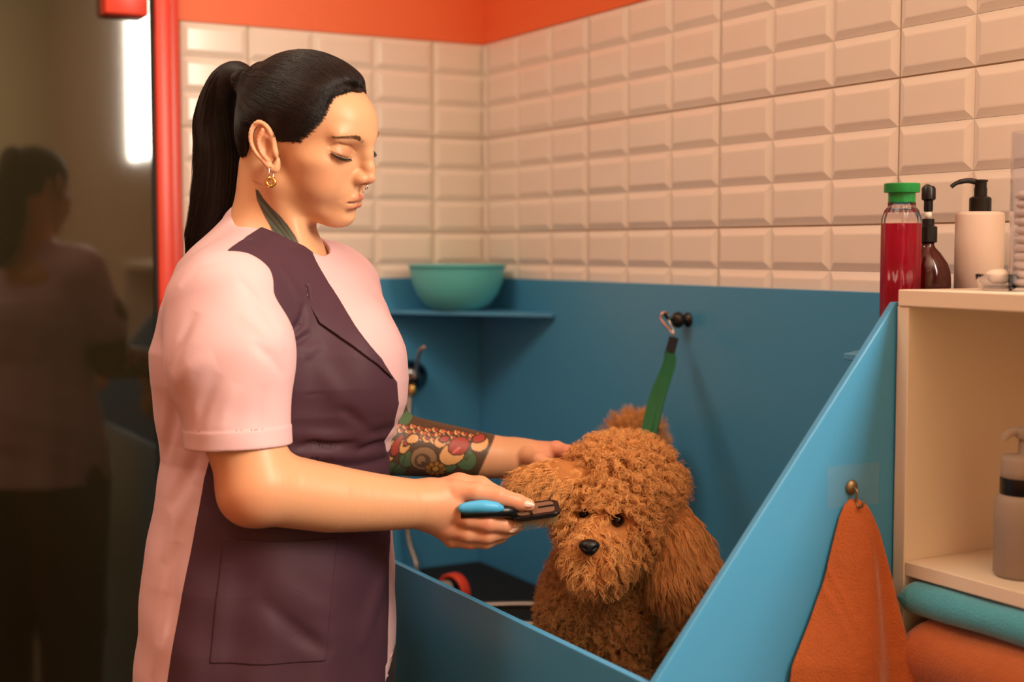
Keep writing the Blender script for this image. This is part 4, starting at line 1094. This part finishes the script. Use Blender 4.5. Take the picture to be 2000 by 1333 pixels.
ball('ear_stud', hit(head_sdf, 497, 258), 0.0019, steel)
# ---------------------------------------------------------------- the poodle
DB = np.array([0.15, 1.98, 0.7245], f32)
FZ = 0.7245
def gp(px, d, z):      # a point at height z, seen at picture column px
    p = at(px, 1000, d); return np.array([p[0], d, z])
EL = [at(1290, 975, 1.895), at(1310, 1030, 1.882), at(1322, 1080, 1.876)]
ER = [at(1122, 938, 1.872), at(1085, 938, 1.868), at(1052, 940, 1.864)]
MZ0, MZ1 = at(1190, 1036, 1.845), at(1162, 1078, 1.795)
EYE1, EYE2, NOSE = at(1207, 1018, 1.811), at(1143, 1004, 1.832), at(1151, 1068, 1.756)
def dog_parts(P):
    hd = ell(P, at(1213, 952, 1.905), (0.074, 0.074, 0.064))
    hd = smin(hd, ell(P, at(1188, 1018, 1.868), (0.060, 0.056, 0.050)), 0.03)
    mz = cone(P, MZ0, MZ1, 0.040, 0.030)
    mz = smin(mz, cone(P, at(1195, 1060, 1.83), at(1172, 1092, 1.80), 0.030, 0.022), 0.02)
    bd = cone(P, at(1205, 1040, 1.93), at(1172, 1170, 1.94), 0.060, 0.062)
    bd = smin(bd, ell(P, at(1160, 1190, 1.935), (0.060, 0.062, 0.085)), 0.04)
    bd = smin(bd, cone(P, at(1168, 1170, 1.97), at(1262, 1150, 2.19), 0.056, 0.056), 0.04)
    for px, d, py in ((1108, 1.905, 1205), (1212, 1.915, 1205)):
        bd = smin(bd, cone(P, at(px, py, d), gp(px-2, d-0.005, FZ+0.03), 0.030, 0.026), 0.02)
        bd = smin(bd, ell(P, gp(px-4, d-0.018, FZ+0.018), (0.024, 0.034, 0.018)), 0.02)
    for px, d, py in ((1325, 2.140, 1180), (1242, 2.235, 1180)):
        hip = at(px, py, d); knee = hip + np.array([-0.012, -0.05, -0.085]); hock = hip + np.array([0.0, 0.030, -0.165]); ft = np.array([hip[0], hip[1]+0.01, FZ+0.02])
        bd = smin(bd, chain(P, [hip, knee, hock, ft], [0.046, 0.034, 0.024, 0.022], 0.02), 0.03)
        bd = smin(bd, ell(P, ft + np.array([-0.004, -0.016, -0.004]), (0.022, 0.032, 0.016)), 0.02)
    tl = smin(cone(P, at(1262, 1110, 2.245), at(1246, 900, 2.265), 0.016, 0.012), ell(P, at(1240, 852, 2.26), (0.033, 0.032, 0.026)), 0.02)
    el = chain(P, EL, [0.022, 0.034, 0.042], 0.01)
    er = chain(P, ER, [0.026, 0.026, 0.022], 0.01)
    return hd, mz, bd, tl, el, er
def dog(P):
    hd, mz, bd, tl, el, er = dog_parts(P)
    d = smin(hd, bd, 0.03); d = smin(d, mz, 0.02); d = smin(d, tl, 0.02); d = smin(d, el, 0.01); d = smin(d, er, 0.012)
    x, y, z = P[:, 0], P[:, 1], P[:, 2]
    d = d + 0.0022*np.sin(x*170+np.sin(z*120))*np.sin(z*160+y*60)*np.sin(y*150+x*40)
    for c in (EYE1, EYE2): d = smax(d, -sph(P, c + np.array([0, -0.004, 0.001]), 0.010), 0.016)
    return d
poodle = empty('poodle', to_world(DB), -YAW)
tag(poodle, 'curly apricot poodle standing in the blue tub with one ear held up for brushing', 'dog')
dP, dQ = surfnet(dog, (0.0, 1.70, 0.70), (0.36, 2.36, 1.20), 0.0035)
dbase = mat('dog_undercoat', (176, 112, 58), 0.9, var=0.2, vscale=60, bump=0.6, bscale=160)
link('dog_body', np_mesh('dog_body', dP-DB, dQ), dbase, poodle, True)
# fur
rd_ = np.random.RandomState(11)
tri = np.concatenate([dQ[:, [0, 1, 2]], dQ[:, [0, 2, 3]]]); va, vb, vc = dP[tri[:, 0]], dP[tri[:, 1]], dP[tri[:, 2]]
ar = np.linalg.norm(np.cross(vb-va, vc-va), axis=1); NF = 105000
# denser towards the picture, thinner on hidden sides
cen = (va+vb+vc)/3; wgt = ar*np.where(cen[:, 1] > 2.05, 0.6, 1.0); wgt = wgt/wgt.sum()
fi = rd_.choice(len(tri), NF, p=wgt); u, v = rd_.rand(NF), rd_.rand(NF); fl = u+v > 1; u[fl], v[fl] = 1-u[fl], 1-v[fl]
R0 = (va[fi] + (vb[fi]-va[fi])*u[:, None] + (vc[fi]-va[fi])*v[:, None]).astype(f32)
keep = np.ones(NF, bool)
for c, r in ((EYE1, 0.009), (EYE2, 0.009), (NOSE, 0.0145)): keep &= np.linalg.norm(R0-c, axis=1) > r
R0 = R0[keep]; NF = len(R0)
_, N0 = grad(dog, R0, 0.003)
pr_ = np.stack(dog_parts(R0), 1); reg = pr_.argmin(1)     # head, muzzle, body, tail, ear, ear
ln = np.array([0.024, 0.026, 0.018, 0.030, 0.046, 0.032])[reg]*(0.75+0.5*rd_.rand(NF))
# clumps share a curl
NC = 9000
ci = rd_.choice(NF, NC, replace=False)
from mathutils.kdtree import KDTree
kd = KDTree(NC)
for k, i in enumerate(ci): kd.insert(R0[i], k)
kd.balance()
own = np.array([kd.find(p)[1] for p in R0])
cN = N0[ci]; cdir = cN + rd_.normal(0, 0.38, (NC, 3)); cph = rd_.rand(NC)*2*PI; csg = np.where(rd_.rand(NC) < 0.5, -1, 1); cturn = 1.5+1.0*rd_.rand(NC)
flow = np.zeros((NF, 3))
flow[reg <= 2] = (0, -0.15, -0.35); flow[reg == 0] += (0, 0, 0.40); flow[reg == 3] = (0, 0, 0.5)
flow[reg == 1] = (-0.1, -0.35, -0.95)
e1_ = (EL[2]-EL[0])/np.linalg.norm(EL[2]-EL[0]); e2_ = (ER[2]-ER[0])/np.linalg.norm(ER[2]-ER[0])
flow[reg == 4] = e1_*1.6; flow[reg == 5] = e2_*1.0 + np.array([0, 0, -0.75])
wn = np.array([1.0, 0.55, 1.0, 1.0, 0.55, 0.50])[reg]
D0 = N0*wn[:, None] + flow + (cdir[own]-cN[own])*np.array([1, .7, 1, 1, .35, .35])[reg][:, None]
# stay clear of the eyes and nose: comb away
for c, r in ((EYE1, 0.020), (EYE2, 0.018), (NOSE, 0.030)):
    dv = R0-c; dd = np.linalg.norm(dv, axis=1); k = np.clip(1-dd/r, 0, 1)
    D0 += dv/(dd[:, None]+1e-6)*k[:, None]*2.2; ln = ln*(1-0.5*k)
D0 /= np.linalg.norm(D0, axis=1, keepdims=True)
A_ = np.cross(D0, np.array([0.3, 0.5, 0.8])); A_ /= np.linalg.norm(A_, axis=1, keepdims=True); B2 = np.cross(D0, A_)
KP = 10; amp = np.array([0.0034, 0.0032, 0.0030, 0.0034, 0.0020, 0.0022])[reg]*(0.8+0.4*rd_.rand(NF)); turn = cturn[own]*np.array([1, 0.8, 1, 1, 0.9, 0.9])[reg]
ph = cph[own] + rd_.normal(0, 0.35, NF); sg = csg[own]
FP = np.zeros((NF, KP, 3))
cR = R0[ci][own]
for k in range(KP):
    t = k/(KP-1); a = ph + sg*turn*2*PI*t; en = min(1, t*2.5)
    pull = (cR-R0)*0.55*t
    FP[:, k] = R0 - N0*0.001 + D0*(ln*t)[:, None] + pull + (amp*en)[:, None]*((np.cos(a)-np.cos(ph)*(1-en))[:, None]*A_ + np.sin(a)[:, None]*B2)
    FP[:, k, 2] -= 0.006*t*t
fm = hair_mat('apricot_fur', (232, 168, 102), 0.6, var=0.30)
strands('fur', FP-DB, 0.00030, 0.00016, fm, poodle)
blk = mat('dog_nose_skin', (14, 10, 9), 0.45)
def dell(name, c, r, m):
    b = MB(); bmesh.ops.create_icosphere(b.bm, subdivisions=3, radius=1.0)
    for v in b.bm.verts: v.co = Vector((v.co.x*r[0], v.co.y*r[1], v.co.z*r[2])) + Vector(np.asarray(c, float)-DB)
    b.build(name, m, poodle, smooth=True)
def nose_s(P):
    d = ell(P, NOSE + np.array([0, 0, 0.001]), (0.0135, 0.0100, 0.0085)); d = smin(d, ell(P, NOSE + np.array([0, -0.001, -0.004]), (0.0085, 0.0085, 0.0080)), 0.005)
    for s in (-1, 1): d = smax(d, -cone(P, NOSE + np.array([0.0055*s, -0.010, -0.0015]), NOSE + np.array([0.0095*s, -0.0075, 0.0005]), 0.0022, 0.0014), 0.002)
    return smax(d, -cone(P, NOSE + np.array([0, -0.0108, 0.002]), NOSE + np.array([0, -0.0105, -0.012]), 0.0007, 0.0007), 0.0015)
nP, nQ = surfnet(nose_s, NOSE-0.018, NOSE+0.018, 0.0008)
link('nose', np_mesh('nose', nP-DB, nQ), blk, poodle, True)
dell('eye', EYE1 + np.array([0, 0.002, 0]), (0.0082, 0.0082, 0.0082), mat('dog_eye', (20, 10, 6), 0.08))
dell('eye', EYE2 + np.array([0, 0.002, 0]), (0.0082, 0.0082, 0.0082), MATS['dog_eye'])

# ---------------------------------------------------------------- leash
def to_view(w):
    dx, dy = w[0]-CAM_XY[0], w[1]-CAM_XY[1]; return np.array([dx*CY - dy*SY, dx*SY + dy*CY, w[2]])
hook_v = to_view((-0.066, -0.768, 1.288))
ls = empty('grooming_leash', to_world(hook_v), -YAW); tag(ls, 'green strap leash with black end clipped to the dark knob hook above the poodle', 'leash')
clip0 = hook_v; clip1 = at(1316, 662, 2.268); neck_p = at(1258, 868, 2.005); neck_q = at(1248, 930, 1.985)
MB().tube([tuple(p-hook_v) for p in smooth_path([clip0 + np.array([0.004, 0, 0.004]), clip0 + np.array([-0.004, -0.002, 0.006]), clip0 + np.array([-0.009, -0.003, -0.004]), clip0*0.5+clip1*0.5 + np.array([-0.004, 0, 0]), clip1 + np.array([0, 0, 0.006])], 4)], 0.0021, 8).build('snap_hook', mat('pinkish_steel', (205, 160, 145), 0.2, metal=1.0), ls, smooth=True)
MB().tube([tuple(p-hook_v) for p in smooth_path([clip0 + np.array([0.004, 0, 0.004]), clip0 + np.array([0.006, 0.001, -0.008]), clip1*0.6+clip0*0.4 + np.array([0.004, 0, 0]), clip1 + np.array([0.001, 0, 0.004])], 4)], 0.0016, 8).build('snap_gate', chrome, ls, smooth=True)
def ribbon(pts, w0, tw0, tw1, name, m, th=0.0016, wf=lambda t: 1.0):
    P = smooth_path(pts, 16); n = len(P); b = MB(); rings = []
    for i, p in enumerate(P):
        t = i/(n-1); tg = Vector(P[min(i+1, n-1)]-P[max(i-1, 0)]).normalized()
        sd = tg.cross(Vector((0, 1, 0))).normalized(); nr = tg.cross(sd)
        a = tw0 + (tw1-tw0)*t; s_ = sd*math.cos(a) + nr*math.sin(a); n_ = tg.cross(s_); w = w0*wf(t)
        p = Vector(p-hook_v)
        rings.append([b.bm.verts.new(p + s_*x + n_*y) for x, y in ((-w, -th), (w, -th), (w, th), (-w, th))])
    for a, c in zip(rings[:-1], rings[1:]):
        for k in range(4): b.bm.faces.new((a[k], a[(k+1) % 4], c[(k+1) % 4], c[k]))
    b.bm.faces.new(rings[0][::-1]); b.bm.faces.new(rings[-1]); return b.build(name, m, ls)
grn = mat('green_webbing', (14, 92, 54), 0.6, var=0.15, vscale=40, bump=0.3, bscale=500)
mid_ = clip1*0.72 + neck_p*0.28
ribbon([clip1, clip1*0.93+neck_p*0.07, clip1*0.84+neck_p*0.16], 0.0078, 0.3, 0.3, 'end_sleeve', mat('black_webbing', (22, 22, 30), 0.7), 0.0030)
ribbon([clip1*0.86+neck_p*0.14, mid_ + np.array([0.002, 0, 0]), clip1*0.4+neck_p*0.6 + np.array([-0.004, 0, 0]), neck_p, neck_q], 0.0085, 0.3, 0.9, 'strap', grn)
ribbon([clip1*0.86+neck_p*0.14, mid_ + np.array([0.006, -0.004, 0]), clip1*0.4+neck_p*0.6 + np.array([0.004, -0.004, 0]), neck_p + np.array([0.009, -0.003, 0]), neck_q + np.array([0.014, 0, 0])], 0.0080, -0.2, 1.3, 'strap', grn)

# ---------------------------------------------------------------- brush in the hand
bc = at(1046, 1000, 1.700)
br = empty('slicker_brush', to_world(bc), -YAW); tag(br, 'black slicker brush with blue grip held in the groomer\'s near hand', 'brush')
ex = np.array([0.985, 0.06, 0.13]); ex /= np.linalg.norm(ex); ez = np.array([-0.13, -0.20, 0.97]); ez -= ex*(ez@ex); ez /= np.linalg.norm(ez); ey = np.cross(ez, ex)
def bl(p): return tuple(ex*p[0]+ey*p[1]+ez*p[2])
def slab(b, outline, z0, z1, curve=0.0):
    n = len(outline)
    cz = lambda x: curve*(x/0.03)**2
    A = [b.bm.verts.new(bl((x, y, z0 + cz(x)))) for x, y in outline]; B = [b.bm.verts.new(bl((x, y, z1 + cz(x)))) for x, y in outline]
    b.bm.faces.new(A[::-1]); b.bm.faces.new(B)
    for k in range(n): b.bm.faces.new((A[k], A[(k+1) % n], B[(k+1) % n], B[k]))
def rrect(lx, ly, r, n=6):
    o = []
    for cx, cy, a0 in ((lx-r, ly-r, 0), (-lx+r, ly-r, 90), (-lx+r, -ly+r, 180), (lx-r, -ly+r, 270)):
        for k in range(n+1):
            a = math.radians(a0+90*k/n); o.append((cx+r*math.cos(a), cy+r*math.sin(a)))
    return o
# the frame: a rim with an inset pad
b = MB(); slab(b, rrect(0.030, 0.023, 0.010), 0.0, 0.0040); bmesh.ops.bevel(b.bm, geom=list(b.bm.edges), offset=0.0008, segments=1, affect='EDGES')
b.build('brush_head', blackp, br)
b = MB(); slab(b, rrect(0.0235, 0.0165, 0.006), 0.0038, 0.0046); b.build('back_window', mat('smoked_plastic', (120, 92, 74), 0.2), br)
b = MB()
for x in (-0.006,): slab(b, [(x-0.0014, -0.017), (x+0.0014, -0.017), (x+0.0014, 0.017), (x-0.0014, 0.017)], 0.004, 0.0062)
slab(b, [(0.004, -0.0014), (0.0235, -0.0014), (0.0235, 0.0014), (0.004, 0.0014)], 0.004, 0.0060); b.build('back_ribs', blackp, br)
b = MB(); slab(b, rrect(0.027, 0.020, 0.008), -0.0025, 0.0002); b.build('pin_pad', mat('pad_rubber', (60, 48, 38), 0.7), br)
pv, pf = [], []
for i in range(22):
    for j in range(13):
        x = -0.025 + 0.05*i/21 + (0.0006 if j % 2 else -0.0006); y = -0.018 + 0.036*j/12
        p0 = np.array(bl((x, y, -0.002))); p1 = np.array(bl((x-0.001, y*1.05, -0.010))); p2 = np.array(bl((x-0.0045, y*1.05, -0.0155))); r = 0.00026; k = len(pv)
        for p in (p0, p1, p2):
            for a in range(3): pv.append(tuple(p + r*(math.cos(a*2.094)*ex + math.sin(a*2.094)*ey)))
        for q in (0, 3):
            for a in range(3): pf.append((k+q+a, k+q+(a+1) % 3, k+q+3+(a+1) % 3, k+q+3+a))
me = bpy.data.meshes.new('pins'); me.from_pydata(pv, [], pf); o = link('pins', me, mat('brass_pin', (205, 180, 120), 0.3, metal=0.7), br); o['kind'] = 'stuff'
# neck and grip
hb = lambda px, py, d: at(px, py, d)-bc
MB().tube([tuple(p) for p in smooth_path([bl((-0.020, 0, 0.001)), bl((-0.036, 0.0, 0.0005)), hb(1000, 1000, 1.686), hb(970, 1000, 1.677), hb(930, 1002, 1.672), hb(900, 1003, 1.671)], 4)], [0.0085]*4+[0.0080]*4+[0.0075]*4+[0.0070]*4+[0.0065]*5, 14).build('neck', blackp, br, smooth=True)
g = smooth_path([hb(896, 995, 1.669), hb(915, 992, 1.668), hb(940, 990, 1.668), hb(962, 991, 1.670), hb(983, 994, 1.674)], 5)
gr_ = np.interp(np.linspace(0, 1, len(g)), [0, .06, .25, .55, .85, 1], [.0035, .0058, .0072, .0082, .0066, .0030])
MB().tube([tuple(p) for p in g], list(gr_), 18).build('grip', mat('blue_rubber', (70, 170, 225), 0.45), br, smooth=True)
# fingernails of the groomer
nailm = mat('nail', (236, 196, 182), 0.22, coat=0.4)
def nail(c, ax, nr, l, w):
    ax, nr = np.asarray(ax, float), np.asarray(nr, float); ax /= np.linalg.norm(ax); nr = nr-ax*(nr@ax); nr /= np.linalg.norm(nr); sd = np.cross(ax, nr)
    b = MB(); bmesh.ops.create_icosphere(b.bm, subdivisions=3, radius=1.0)
    for v in b.bm.verts:
        x, y, z = v.co; x2 = x*(1 if x > 0 else 0.85)
        v.co = Vector([float(t_) for t_ in (c - BASE + ax*x2*l + sd*y*w*(1-0.25*max(0, x)) + nr*(z*0.0012 - 0.0020*y*y))])
    b.build('fingernail', nailm, woman, smooth=True)
fa = lambda f, px, py: hit(f, px, py)
nail(fa(near_arm, 1029, 984) + np.array([0.001, 0, 0]), (1, 0.12, -0.25), (0.15, -0.85, 0.5), 0.0090, 0.0046)
nail(fa(near_arm, 1009, 1025), (1, 0.2, 0.05), (0.1, -0.85, 0.5), 0.0080, 0.0044)
nail(fa(near_arm, 1002, 1035), (1, 0.2, 0.25), (0.1, -0.9, 0.3), 0.0075, 0.0040)
